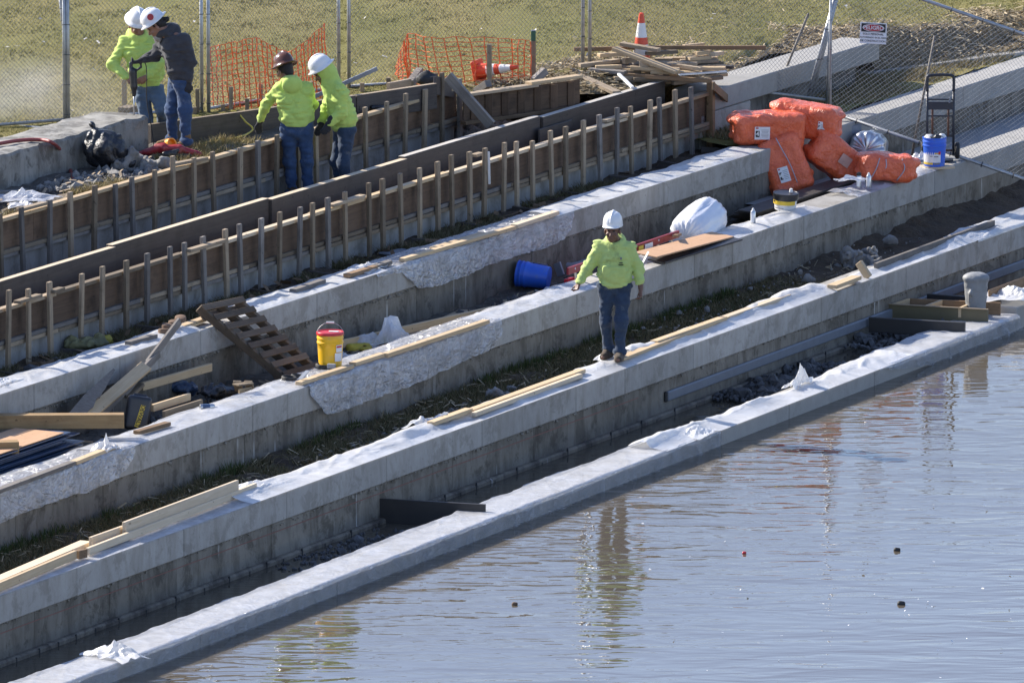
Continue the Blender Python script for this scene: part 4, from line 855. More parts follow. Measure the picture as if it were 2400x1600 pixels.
def handle(r, M4, R, z, hgt, lean, m, grip=True, y=0):
    pts = [Vector((R * math.cos(a), y + lean * math.sin(a), z + hgt * math.sin(a))) for a in [math.pi * i / 14 for i in range(15)]]
    vs, fs = tube_geo(pts, .0032, 6); mesh('handle', vs, fs, m, r, M4, True)
    if grip: lathe('grip', [(.011, -.045), (.011, .045)], M['white'], r, M4 @ Matrix.Translation(pts[7]) @ Matrix.Rotation(R_(90), 4, 'Y'), 10)
yb = P(774, 857, 1.275)
r, m4 = pail('yellow_bucket', yb, .150, .375, M['yellow'], 'tall yellow bucket with red lid and raised wire handle on the wall', lid=M['red'])
handle(r, m4, .155, .34, .15, .02, M['galv'])
wrap('label', r, m4, .1445, .07, .165, -68, -28, M['paper'], .147); wrap('label', r, m4, .148, .175, .255, -62, -28, M['paper'], .150); wrap('label_print', r, m4, .151, .225, .245, -60, -32, M['red'], .1515)
o = link('sticker', box_me(.11, .06, .002, 0), M['paper'], None); o.parent = r; o.location = (.04, .02, .389); o.rotation_euler = (0, 0, -.2)
for i, (x, y, lab) in enumerate([(757, 862, 'black plastic lid lying against the yellow bucket foot'), (677, 891, 'black plastic lid left on the wall edge by the pallet'), (696, 885, 'small black lid partly under grey tape by the pallet')]):
    lathe('pail_cover', [(.085, 0), (.088, .035), (.08, .045), (.07, .045), (.066, .012), (.02, .012)], M['rubber'], None, Matrix.Translation(P(x, y, 1.265)) @ Matrix.Rotation(.1, 4, 'Y') @ Matrix.Scale(1 if i < 2 else .8, 4), 24, label=lab, cat='lid', group='black lids by the pallet')
board('trowel', P(703, 888, 1.33), P(722, 868, 1.40), .06, .006, M['greybin'], None, label='bent grey metal strip beside the black lids', cat='strip')
board('scraper', P(768, 857, 1.31), P(786, 858, 1.31), .05, .05, M['greybin'], None, label='small dark metal piece at the foot of the yellow bucket', cat='tool')
bb = P(2190, 388, 1.30)
r, m4 = pail('blue_bucket', bb, .150, .36, M['blue'], 'upright blue bucket with white label on the hand truck', rings=())
wrap('label', r, m4, .1345, .055, .205, -172, -58, M['paper'], .1405); wrap('label_band', r, m4, .1335, .028, .054, -172, -100, M['yellow_flat'], .1342); wrap('label_print', r, m4, .1415, .165, .18, -92, -70, M['yellow_flat'], .142); wrap('label_print', r, m4, .1425, .155, .195, -72, -60, M['red'], .143); wrap('label_print', r, m4, .139, .13, .14, -118, -102, M['printgrey'], .1395); wrap('label_print', r, m4, .139, .125, .138, -95, -72, M['printgrey'], .1395); wrap('label_print', r, m4, .136, .03, .05, -95, -62, M['printgrey'], .1365)
for i, (dx, s_, mm) in enumerate([(-.06, .09, 'film_white'), (.02, .085, 'blackplast'), (.08, .05, 'white')]):
    f = Field((-.12, -.12, -.1), (.12, .12, .12), .012); f.ell((0, 0, 0), (s_, .09, .03)); f.noise(.03, 12, 320 + i, 2); f.build('contents', M[mm], r, m4 @ Matrix.Translation((dx, 0, .355)))
fbm4 = P(1272, 652, 1.16)
r, m4 = pail('blue_bucket', P(1287, 651, 1.165), .155, .385, M['blue'], 'fallen blue bucket lying on its side in the trough', mat=(0, R_(-84), R_(-14)))
handle(r, m4, .15, .20, .06, .17, M['blackplast'], False)
wrap('label', r, m4, .152, .05, .24, 5, 30, M['paper'], .153)
# black pail of sealant
r, m4 = pail('black_pail', P(1840, 490, 1.30), .150, .20, M['white'], 'short white pail with black lid and yellow stripe by the black membrane', mat=(R_(4), R_(3), 0), lid=M['blackplast'])
lathe('lid_skirt', [(.152, .125), (.156, .13), (.158, .2)], M['blackplast'], r, m4, 32)
wrap('stripe', r, m4, .1485, .075, .125, -175, -40, M['yellow_flat'], .150); wrap('stripe_print', r, m4, .1515, .10, .12, -165, -150, M['print'], .152); wrap('label_print', r, m4, .149, .03, .04, -150, -100, M['printgrey'], .1495)
lathe('cap', [(.022, 0), (.02, .03), (.016, .045)], M['white'], r, m4 @ Matrix.Translation((.06, 0, .215)), 12)
def spray(x, y, z, capm, label, body='silver'):
    r = empty('spray_can', P(x, y, z), label, 'spray can', 'spray cans on the wall'); m4 = Matrix.Translation(r.location)
    lathe('body', [(.030, 0), (.0325, .004), (.0325, .145), (.024, .158)], M[body], r, m4, 20); lathe('cap', [(.029, .15), (.029, .185), (.012, .195)] if capm == 'print' else [(.018, .157), (.014, .178), (.008, .19)], M[capm], r, m4, 16)
    wrap('label', r, m4, .0335, .02, .13, -150, -75, M['paper'])
spray(2013, 440, 1.30, 'print', 'spray can with tall black cap on the membrane stack'); spray(2036, 440, 1.30, 'white', 'silver spray can right beside the black-capped one'); spray(1765, 524, 1.29, 'white', 'silver spray can standing alone right of the white bundle')
# black membrane stack
r = empty('membrane_stack', P(1880, 470, 1.2), 'long stack of black roofing membrane strips running to the orange bags', 'membrane stack')
for i in range(6):
    q = random.Random(20 + i); z = 1.06 + i * .035; a = P(1742 + i * 2, 512 - i * 3, z); c = P(2012 + q.uniform(-8, 4), 426 - i * 2.5, z + .05)
    board('strip', a, c, .42 - i * .03, .022, M['membrane'], r, roll=q.uniform(-.05, .05))
lay(2160, 393, 2230, 389, 1.262, .24, .035, 'pale', 'plywood offcut under the hand truck', group=None)
# plywood sheet and ladder
board('plywood_sheet', P(1512, 598, 1.42), P(1694, 550, 1.30), .30, .018, M['tanply'], None, label='tan plywood sheet leaning in the trough right of the walking worker', cat='plywood', roll=.12)
board('plywood_sheet', P(1538, 612, 1.30), P(1720, 558, 1.27), .24, .02, M['black_panel'], None, label='black layer under the tan plywood sheet', cat='plywood', roll=.1)  # thin black slab set along the underside of the tan sheet
def ladder():
    r = empty('red_ladder', P(1540, 570, 1.3), 'red ladder lying on its side in the trough behind the walking worker', 'ladder')
    for (a, za), (b, zb) in ((((1330, 636), 1.42), ((1590, 548), 1.40)), (((1340, 668), 1.20), ((1552, 598), 1.18))): board('rail', P(*a, za), P(*b, zb), .03, .085, M['redtool'], r)
    for i in range(8):
        t = (i + .5) / 8; a = P(1330, 636, 1.42).lerp(P(1590, 548, 1.40), t); b = P(1335, 668, 1.20).lerp(P(1590, 585, 1.18), t); tube('rung', [a + (a - b) * .08, b], .016, M['silver'], r, 8)
    board('foot', P(1583, 553, 1.45), P(1592, 549, 1.35), .06, .03, M['brown'], r)
    board('sticker', P(1497, 583, 1.395) + Vector((0, -.02, 0)), P(1508, 579, 1.395) + Vector((0, -.02, 0)), .004, .06, M['yellow_flat'], r); board('sticker', P(1512, 578, 1.395) + Vector((0, -.02, 0)), P(1530, 572, 1.395) + Vector((0, -.02, 0)), .004, .06, M['white'], r)
ladder()
tube('grey_pipe', curve([P(1308, 618, 1.1), P(1340, 622, 1.08), P(1375, 612, 1.1)]), .035, M['greybin'], None, label='dusty grey pipe lying behind the fallen blue bucket', cat='pipe')
board('red_tool', P(1326, 660, 1.2), P(1346, 654, 1.2), .05, .06, M['red'], None, label='red handled tool right of the fallen blue bucket', cat='tool')
board('slate_piece', P(1303, 634, 1.1), P(1318, 628, 1.14), .03, .16, M['greybin'], None, label='blue-grey slab piece standing behind the fallen bucket', cat='slab')
tube('wire_loop', curve([P(1322, 652, 1.22), P(1335, 646, 1.26), P(1352, 648, 1.22)]), .006, M['rubber'], None, label='black cable loop over the red handled tool', cat='cable')
board('foam_board', P(905, 596, 1.60), P(958, 586, 1.60), .24, .02, M['greybin'], None, label='grey-blue sheet lying on the shaded soil behind the upper flap', cat='sheet')
# wrapped bundles with gathered ends
def bundle(c, R, L, ax, m, label, seed, pl=22, tie=True):
    ax = Vector(ax).normalized(); q = ax.to_track_quat('Z', 'Y').to_matrix().to_4x4(); prof = [(.03, 0), (.10, -.005), (.3, -.01), (.55, .0), (.8, .03), (.93, .07), (1., .15), (1.03, .35), (1.02, .65), (1, .85), (.9, .95), (.6, 1.), (.1, 1.)]
    n = 72; V = []
    for rr, t in prof:
        for j in range(n):
            a = 2 * math.pi * j / n; k = float(vnoise(np.array(math.cos(a) * 3.), np.array(math.sin(a) * 3.), np.array(t * 3.), seed)); pw = math.sin(min(rr, 1) * math.pi) * .5 + .35 * (rr >= .8)
            w2 = math.sin(a * pl + 3 * k) * .5 + .5 * math.sin(a * (pl * 1.7 // 1) + 5 * k); r_ = rr * R * (1 + .07 * k * (rr > .5)); z = t * L - .022 * w2 * pw * (1 if t < .2 else .3); r_ += .008 * w2 * (rr > .75)
            V.append((r_ * math.cos(a), r_ * math.sin(a), z))
    m2 = len(prof); Fc = [(i * n + j, i * n + (j + 1) % n, (i + 1) * n + (j + 1) % n, (i + 1) * n + j) for i in range(m2 - 1) for j in range(n)] + [tuple(range(n - 1, -1, -1)), tuple((m2 - 1) * n + j for j in range(n))]
    return tag(mesh('wrapped_bundle', V, Fc, m, None, Matrix.Translation(c) @ q, True), label, 'bundle')
bundle(P(1606, 560, 1.25), .25, .92, (.34, .9, .17), M['roll'], 'large white plastic-wrapped bundle with gathered end', 5)
bundle(P(2030, 352, 1.42), .235, .5, (.15, .95, -.12), M['silver'], 'silver foil wrapped roll end behind the orange bags', 7, 12)
# orange insulation bags
def bagm(rx=0, ry=0, rz=0): return (Matrix.Rotation(R_(rz), 3, 'Z') @ Matrix.Rotation(R_(ry), 3, 'Y') @ Matrix.Rotation(R_(rx), 3, 'X'))
def obag(c, hs, rot, seed, label, rd=.10, lab=None, straps=()):
    s = np.array(hs); f = Field(-s - .14, s + .14, .0135); f.box((0, 0, 0), s, None, min(rd, min(hs) * .9), .01)
    for sgn in (-1, 1):
        f.ell((sgn * s[0] * .98, 0, s[2] * .55), (.07, s[1] * .55, .045), None, .05); f.ell((sgn * s[0] * .98, 0, -s[2] * .5), (.05, s[1] * .5, .04), None, .04)
    f.noise(.020, 3.6, seed, 2); f.noise(.010, (9, 9, 7), seed + 3, 2, True)
    m4 = Matrix.Translation(c) @ rot.to_4x4(); o = f.build('orange_bag', M['bag'], None, m4, label=label, cat='bag', group='orange insulation bags')
    if lab:
        x, z, w_, h, a = lab; y = -s[1] - .012; b_ = link('label', box_me(w_, .004, h, 0), M['paper'], None); b_.parent = o; b_.location = (x, y, z); b_.rotation_euler = (0, R_(a), 0)
        k = link('label_number_box', box_me(w_ * .25, .004, h * .5, 0), M['print'], None); k.parent = b_; k.location = (-w_ * .31, -.002, -.01)
        t = link('label_number', text_me('4', h * .5), M['white'], None); t.parent = b_; t.location = (-w_ * .31, -.0046, -.01); t.rotation_euler = (R_(90), 0, 0)
        for i in range(6): q = link('label_print', box_me(w_ * (.5 - .05 * (i % 3)), .003, h * .03, 0), M['printgrey'], None); q.parent = b_; q.location = (w_ * .17, -.002, h * (.25 - .11 * i))
        q = link('label_logo', box_me(w_ * .18, .003, h * .1, 0), M['red'], None); q.parent = b_; q.location = (-w_ * .35, -.002, h * .4)
    for pts in straps:
        vs, fs = tube_geo(curve(pts, 6), .0065, 6); t = mesh('strap', vs, fs, M['strap'], None, None, True); t.parent = o
    return o
obag(P(1893, 285, 1.97) + Vector((0, .14, 0)), (.42, .25, .215), bagm(0, 6, -16), 401, 'rear orange bag, tallest, with a label near its right end', lab=(.25, -.03, .09, .16, 0))
obag(P(1797, 297, 1.93), (.44, .26, .19), bagm(4, -1, 6), 402, 'front upper orange bag lying level with a white label marked 4', lab=(-.09, -.02, .19, .16, 2))
obag(P(1838, 388, 1.48), (.265, .19, .38), bagm(-10, -19, 8), 403, 'lower left orange bag leaning upright, tied with a long grey strap', lab=(-.06, -.10, .13, .19, 3), straps=[[(.0, -.17, .36), (.02, -.22, .2), (.05, -.225, 0), (.06, -.21, -.25)]])
d_ = obag(P(1964, 374, 1.50), (.41, .20, .225), bagm(-6, 37, 10), 404, 'middle orange bag slanting down to the right with a faded blank label')
q = link('label', box_me(.15, .004, .13, 0), simple('faded_label', (.62, .36, .28)), None); q.parent = d_; q.location = (.03, -.212, .02)
obag(P(2078, 391, 1.46), (.345, .20, .165), bagm(0, 6, 4), 405, 'rightmost orange bag on the wall, bound with several grey loops', straps=[[(-.12, -.19, .13), (-.15, -.215, .0), (-.2, -.2, -.13)], [(-.04, -.19, .12), (-.03, -.215, .03), (-.06, -.21, -.02)], [(.16, -.17, .14), (.2, -.21, .02), (.12, -.2, -.13)]])
b = empty('grey_bin', P(1975, 310, 1.6), 'grey plastic bins half hidden behind the rear orange bag', 'bin')
for i in range(2): board('bin_body', P(1930, 306 + i * 22, 1.62 - i * .12), P(1996, 298 + i * 22, 1.62 - i * .12), .4, .11, M['greybin'], b)
# ------------------------------------------------------------------ channel forms and bollard
board('weir_panel', P(888, 1167, .27) - Vector((0, 0, .17)), P(1138, 1181, .27) - Vector((0, 0, .17)), .035, .34, M['black_panel'], None, label='black panel damming the narrow channel between the two lowest walls', cat='panel', bev=.003)
bx = empty('form_box', P(2190, 725, .2), 'open timber box of brown and black boards spanning the channel beside the bollard', 'formwork')
dz = Vector((0, 0, 1))
board('front_panel', P(2083, 712, .34) - dz * .11, P(2316, 725, .34) - dz * .11, .025, .22, M['olive'], bx, bev=0); board('edge_strip', P(2083, 712, .345), P(2316, 725, .345), .024, .01, M['old'], bx, bev=0)
board('back_panel', P(2130, 699, .34) - dz * .1, P(2345, 709, .34) - dz * .1, .025, .2, M['brown'], bx, bev=0)
for a, b in (((2170, 716), (2206, 703)), ((2249, 721), (2285, 706)), ((2094, 711), (2130, 699))): board('divider', P(*a, .345) - dz * .06, P(*b, .345) - dz * .06, .035, .12, M['pine'], bx, bev=0)
board('black_beam', P(2037, 743, .30) - dz * .09, P(2262, 755, .30) - dz * .09, .06, .18, M['black_panel'], None, label='black beam across the channel in front of the brown box', cat='beam')
board('black_beam', P(2174, 688, .33) - dz * .05, P(2345, 700, .33) - dz * .05, .06, .10, M['black_panel'], None, label='black beam across the channel behind the brown box', cat='beam')
st = empty('wall_step', W1.at(sx(W1, 2390) + .5, .2, .2), 'raised end block of the lowest wall wrapped in plastic at the right edge', 'step')
s_ = sx(W1, 2388); rbox('step_block', W1, s_ + .003, s_ + 3, .02, .46, -.3, .27, M['baresc'], st); rbox('board_face', W1, s_ + .2, s_ + 3, .47, .50, -.1, .42, M['brown'], st)
sb = empty('grey_band', W2.at(20, 0, .2), 'long grey steel band fixed low on the footing wall, right half', 'steel band')
a = sx(W2, 1564); rbox('band', W2, a, 42, -.022, .021, .17, .285, M['steel_band'], sb); rbox('band_end', W2, a - .05, a - .003, -.015, .021, .165, .29, M['rubber'], sb)
f = Field((-.22, -.2, -.1), (.22, .2, .52), .012)
for i in range(14): t = i / 13; f.ell((0, 0, .42 * t), (.115 + .035 * t, .105 + .02 * t, .06), None, .02)
f.ell((0, 0, .405), (.158, .13, .05), None, .03); f.ell((-.07, -.115, .24), (.022, .03, .035), None, .02); f.cap((-.085, -.10, .23), (-.085, -.09, .13), .012, .006, .02); f.noise(.003, 25, 1)
f.build('mooring_bollard', M['greyboll'], None, Matrix.Translation(P(2287, 729, .26)), label='grey tapered mooring bollard rising from the form box', cat='bollard')
# ------------------------------------------------------------------ fences
def chain_panel(r, A, B, h, z0, sp=.057, rad=.0021, m='wire'):
    """two families of slanting wires in the plane from A to B (ground points), heights z0..h"""
    A, B = Vector(A), Vector(B); L = (B - A).length; x = (B - A) / L; nrm = Vector((-x.y, x.x, 0)).normalized(); V, Fc = [], []; H = h - z0; k = 1.0
    def seg(u0, v0, u1, v1, off):
        p, q = A + x * u0 + dz * (z0 + v0) + nrm * off, A + x * u1 + dz * (z0 + v1) + nrm * off; d = (q - p).normalized(); s1 = d.cross(nrm) * rad; i = len(V)
        for c in (p, q): V.extend([c + s1, c - s1 * .5 + nrm * rad * .87, c - s1 * .5 - nrm * rad * .87])
        Fc.extend([(i, i + 1, i + 4, i + 3), (i + 1, i + 2, i + 5, i + 4), (i + 2, i, i + 3, i + 5)])
    c = -H
    while c < L:
        for sg in (1, -1):
            u0, v0, u1, v1 = c, 0, c + H, H
            if u0 < 0: v0 -= u0; u0 = 0
            if u1 > L: v1 -= u1 - L; u1 = L
            if u1 - u0 > .01: seg(*((u0, v0, u1, v1) if sg == 1 else (L - u0, v0, L - u1, v1)), .003 * sg)
        c += sp
    tag(mesh('wire_mesh', V, Fc, M[m], r), kind='stuff')
def post(r, a, b, rad=.030, name='post', ties=6, m='galv'):
    a, b = Vector(a), Vector(b); tube(name, [a, b], rad, M[m], r, 12); d = (b - a).normalized(); q = d.to_track_quat('Z', 'Y').to_matrix().to_4x4()
    for i in range(ties):
        o = link('tie', TIE, None, r, Matrix.Translation(a.lerp(b, (i + .6) / ties)) @ q @ Matrix.Scale(rad / .03, 4))
vs, fs = tube_geo([(.034 * math.cos(t / 12 * 6.283), .034 * math.sin(t / 12 * 6.283), 0) for t in range(12)], .006, 5, True)
TIE = bpy.data.meshes.new('tie'); TIE.from_pydata([tuple(v) for v in vs], [], fs); TIE.materials.append(M['tie'])
def fence(a, b, za, zb, label, h=2.1, z0=.06, posts=(1, 1), sp=.057):
    A, B = P(*a, za), P(*b, zb); r = empty('chain_link_fence', A, label, 'fence', 'chain link fence panels'); chain_panel(r, A, B, h, z0, sp)
    for c, on in ((A, posts[0]), (B, posts[1])):
        if on: post(r, c - dz * .1, c + dz * h, .023)
    tube('bottom_rail', [A + dz * z0, B + dz * z0], .02, M['galv'], r, 10); tube('top_rail', [A + dz * h, B + dz * h], .02, M['galv'], r, 10)
    return r, A, B
r, A, B = fence((-520, 345), (152, 292), 2.5, 2.5, 'chain link fence panel behind the old wall, cut by the left edge')
q = P(155, 60, 3.7); post(r, q - dz * .3, q + Vector((-.085, 0, .55)), .027)
r, A, B = fence((160, 292), (473, 266), 2.5, 2.5, 'chain link fence panel directly behind the two drilling workers')
fence((489, 266), (794, 215), 2.5, 2.5, 'chain link fence panel behind the left orange netting')
fence((818, 214), (1366, 176), 2.5, 2.42, 'chain link fence panel behind the right orange netting')
fence((1382, 176), (1938, 246), 2.4, 1.78, 'chain link fence panel behind the lumber pile and cone', h=2.0, posts=(1, 0))
FA, FB = P(1946, 268, 1.80), P(2400, 425, 1.0); FB = FA + (FB - FA) * 1.35
r = empty('chain_link_fence', FA, 'chain link fence panel stepping down toward the water behind the hand truck', 'fence', 'chain link fence panels'); chain_panel(r, FA, FB, 1.86, .03, .06, .0021)
tube('bottom_rail', [FA + dz * .03, FB + dz * .03], .022, M['galv'], r, 10); tube('top_rail', [FA + dz * 1.86, FB + dz * 1.86], .022, M['galv'], r, 10); post(r, FA - dz * .15, FA + dz * 2.1, .016)
for i in range(7):
    c = FA.lerp(FB, .1 + i * .12)
    for h in (.03, 1.86): link('tie', TIE, None, r, Matrix.Translation(c + dz * h) @ (FB - FA).to_track_quat('Z', 'Y').to_matrix().to_4x4())
# sign on that panel
def on_fence(x, y):
    lo, hi = 0., 1.5
    for _ in range(40):
        m = (lo + hi) / 2
        if proj(FA.lerp(FB, m))[0] < x: lo = m
        else: hi = m
    p = FA.lerp(FB, lo); l2, h2 = -2., 4.
    for _ in range(40):
        m = (l2 + h2) / 2
        if proj(p + dz * m)[1] > y: l2 = m
        else: h2 = m
    return p + dz * l2
sp_ = on_fence(2046, 78); sr = empty('danger_sign', sp_, 'white warning sign reading PELIGRO hung on the chain link fence', 'sign'); sr.rotation_euler = (R_(-3), R_(2), R_(-8))
MS = Matrix.LocRotScale(sr.location, sr.rotation_euler, sr.scale) @ Matrix.Translation((0, -.03, 0))
def spart(n, me, m, x, y, z, rx=0): return link(n, me, M[m], sr, MS @ Matrix.Translation((x, -y, z)) @ Matrix.Rotation(R_(rx), 4, 'X'))
spart('board', box_me(.335, .006, .265, .001), 'paper', 0, 0, 0); spart('header', box_me(.305, .003, .105, 0), 'print', 0, .005, .068)
def oval(a, b, d, n=28): return [(a * math.cos(t / n * 6.2832), -d, b * math.sin(t / n * 6.2832)) for t in range(n)]
for (a, b, d, m, nm) in ((.138, .047, .0075, 'paper', 'oval_rim'), (.131, .041, .0085, 'redsign', 'oval')):
    me = bpy.data.meshes.new(nm); me.from_pydata(oval(a, b, d), [], [tuple(range(28))[::-1]]); spart(nm, me, m, 0, 0, .068)
spart('lettering', text_me('PELIGRO', .066), 'paper', 0, .0105, .068, 90)
for i, t in enumerate(('SOLO PERSONAL', 'AUTORIZADO EN EL AREA', 'DE CONSTRUCCION')): spart('lettering', text_me(t, .034 if i != 1 else .0275), 'print', 0, .0045, -.012 - i * .043, 90)
def PY(x, y, Y):
    d = _fw + np.array([1., 0, 0]) * (x - 1200) / FPX + _up * (800 - y) / FPX
    return Vector(_C + d * (Y - CAMY) / d[1])
# leaning poles and brace posts
for (a, za, b, zb, rad, m, lab) in (((1806, 250), 1.75, (1895, 32), .1, .016, 'rustypole', 'thin weathered pole leaning in front of the finished block'), ((2136, 372), 1.25, (2191, 84), .3, .016, 'rustypole', 'thin pole leaning beside the hand truck'),
                                    ((1888, 252), 1.75, (1964, -30), .1, .026, 'galv', 'leaning steel fence post, left of the crossed pair'), ((1897, 250), 1.75, (1968, -30), .1, .022, 'galv', 'slimmer leaning steel post, right of the crossed pair')):
    r = empty('leaning_pole', P(*a, za), lab, 'pole', 'leaning poles'); post(r, P(*a, za), PY(*b, P(*a, za).y + zb), rad, 'pole', 4 if m == 'galv' else 0, m)
r = empty('leaning_pole', P(1938, 250, 1.75), 'upright steel pole crossing the leaning pair', 'pole', 'leaning poles'); post(r, P(1938, 252, 1.75), PY(1948, -20, P(1938, 252, 1.75).y), .017, 'pole', 4)
# orange netting
def net(top, bot, zb, label, nv, nh, seed, m='orange_mesh'):
    q = random.Random(seed); T = np.array(top, float); Bt = np.array(bot, float); V, Fc = [], []
    tt = np.linspace(0, 1, len(T)); tb = np.linspace(0, 1, len(Bt))
    def pt(u, v):
        xt, yt = np.interp(u, tt, T[:, 0]), np.interp(u, tt, T[:, 1]); xb_, yb_ = np.interp(u, tb, Bt[:, 0]), np.interp(u, tb, Bt[:, 1]); b = P(xb_, yb_, zb)
        h = (yb_ - yt) / (.984 * 193.); p = Vector((b.x + (xt - xb_) / 193. * v, b.y - .02 + .035 * math.sin(u * 60 + v * 3), zb + h * v)); n_ = float(fbm(u * 30, v * 5, seed, 2)); return p + Vector((.015 * n_, .03 * n_, .012 * float(fbm(u * 25, v * 6, seed + 4, 2))))
    def line(pts, wd):
        i0 = len(V); d_ = (pts[-1] - pts[0]).normalized(); sd = Vector((d_.z, 0, -d_.x)).normalized()
        for k, p in enumerate(pts):
            w_ = wd * (.75 + .5 * (k % 2)); V.extend([p - sd * w_ / 2, p + Vector((0, -.003, 0)), p + sd * w_ / 2, p + Vector((0, .003, 0))])
        for k in range(len(pts) - 1):
            for j in range(4): Fc.append((i0 + k * 4 + j, i0 + k * 4 + (j + 1) % 4, i0 + k * 4 + 4 + (j + 1) % 4, i0 + k * 4 + 4 + j))
    for i in range(nv): u = i / (nv - 1); line([pt(u, v / nh) for v in range(nh + 1)], .015)
    for j in range(nh + 1): line([pt(i / (nv * 2 - 2), j / nh) for i in range(nv * 2 - 1)], .009)
    return tag(mesh('safety_netting', V, Fc, M[m]), label, 'netting', 'orange safety netting')
net([(484, 112), (520, 106), (560, 98), (600, 88), (636, 104), (676, 124), (710, 104), (735, 78), (762, 56)], [(486, 264), (600, 262), (700, 252), (768, 232)], 2.48, 'left orange netting sagging behind the brown-hat worker', 27, 13, 71)
net([(930, 150), (945, 100), (955, 78), (1010, 86), (1100, 87), (1200, 90), (1245, 96)], [(925, 190), (955, 205), (962, 205), (1040, 215), (1120, 210), (1200, 200), (1242, 196)], 2.48, 'right orange netting stretched to the green-topped stake', 19, 11, 72)
b = P(1147, 212, 2.5); board('netting_stake', b - dz * .05, P(1147, 212, 2.5) + dz * .575, .062, .045, M['stake'], None, up=(0, 1, 0), label='tall bare stake in the middle of the right orange netting', cat='stake')
gs = empty('netting_stake', P(1250, 196, 2.46), 'tall stake with green painted top at the netting end', 'stake'); b = P(1250, 196, 2.46)
board('stake_body', b, b + dz * .535, .062, .045, M['stake'], gs, up=(0, 1, 0)); board('green_top', b + dz * .536, b + dz * .655, .060, .044, simple('green_paint', (.03, .12, .07), None, 20, .5), gs, up=(0, 1, 0)); board('cap', b + dz * .656, b + dz * .668, .058, .042, M['greybin'], gs, up=(0, 1, 0))
for (a, c, lab) in (((1118, 214), (1145, 196), 'short pointed wedge of wood at the foot of the middle netting stake'), ((1252, 190), (1278, 165), 'dark wood offcut leaning at the green-topped stake'), ((962, 196), (985, 166), 'thick weathered post end leaning by the black basket')):
    board('wood_block', P(*a, 2.6), P(*c, 2.72), .09, .09, M['grey'], None, label=lab, cat='block')
board('wood_block', P(910, 204, 2.72), P(960, 194, 2.72), .06, .10, M['old'], None, label='brown beam offcut set on the far form board', cat='block')
f = Field((-.2, -.2, -.12), (.2, .2, .12), .012); f.ell((0, 0, 0), (.145, .12, .085)); f.noise(.02, 9, 3, 2); f.build('black_basket', M['rubber'], None, Matrix.Translation(P(1000, 186, 2.76)), label='black rounded basket resting on the far form', cat='basket')
# ------------------------------------------------------------------ cones and lumber pile
def cone(name, base, mat, label, s=1.0):
    r = empty(name, base, label, 'traffic cone'); r.rotation_euler = mat; M4 = Matrix.LocRotScale(r.location, r.rotation_euler, r.scale)
    link('base', box_me(.36 * s, .36 * s, .035, .01), M['cone_orange'], r, M4 @ Matrix.Translation((0, 0, .018)))
    rr = lambda z: (.135 - .105 * z / .71) * s
    for a, b, m, nm in ((.035, .2, 'cone_orange', 'foot_band'), (.2, .33, 'white', 'reflective_band'), (.33, .42, 'cone_orange', 'middle_band'), (.42, .60, 'white', 'reflective_band'), (.60, .72, 'cone_orange', 'tip')):
        lathe(nm, [(rr(a), a * s), (rr(b), b * s)] + ([(rr(b) * .6, b * s + .006)] if nm == 'tip' else []), M[m], r, M4, 24)
    return r
cone('traffic_cone', P(1503, 165, 2.45), (0, 0, .3), 'orange and white traffic cone standing behind the lumber pile')
cone('traffic_cone', P(1118, 168, 2.66), (R_(15), R_(80), R_(-12)), 'fallen traffic cone lying behind the orange netting', .8)
lp = empty('lumber_pile', P(1540, 205, 2.35), 'heaped pile of used lumber offcuts in front of the traffic cone', 'lumber pile')
q = random.Random(12)
for i in range(70):       # layered heap
    lay_ = i // 14; x = q.uniform(1385, 1690 - lay_ * 8) + (lay_ % 2) * 5; z = 2.36 + lay_ * .052 + q.uniform(0, .02); L = q.uniform(.25, .85) * (1 if lay_ < 4 else .8); a = q.gauss(0, .28) + (q.random() < .15) * 1.0
    c = P(x, 203 - q.uniform(0, 26), 2.36); c.z = z; c.x = min(max(c.x, P(1370, 200, 2.36).x + L / 2 * abs(math.cos(a))), P(1705, 200, 2.36).x - L / 2 * abs(math.cos(a))); d = Vector((math.cos(a), math.sin(a), q.uniform(-.06, .06)))
    board('plank', c - d * L / 2, c + d * L / 2, q.choice([.09, .09, .13, .06]), q.choice([.038, .038, .045]), M[q.choice(['old', 'old', 'grey', 'old', 'pine', 'grey'])], lp)
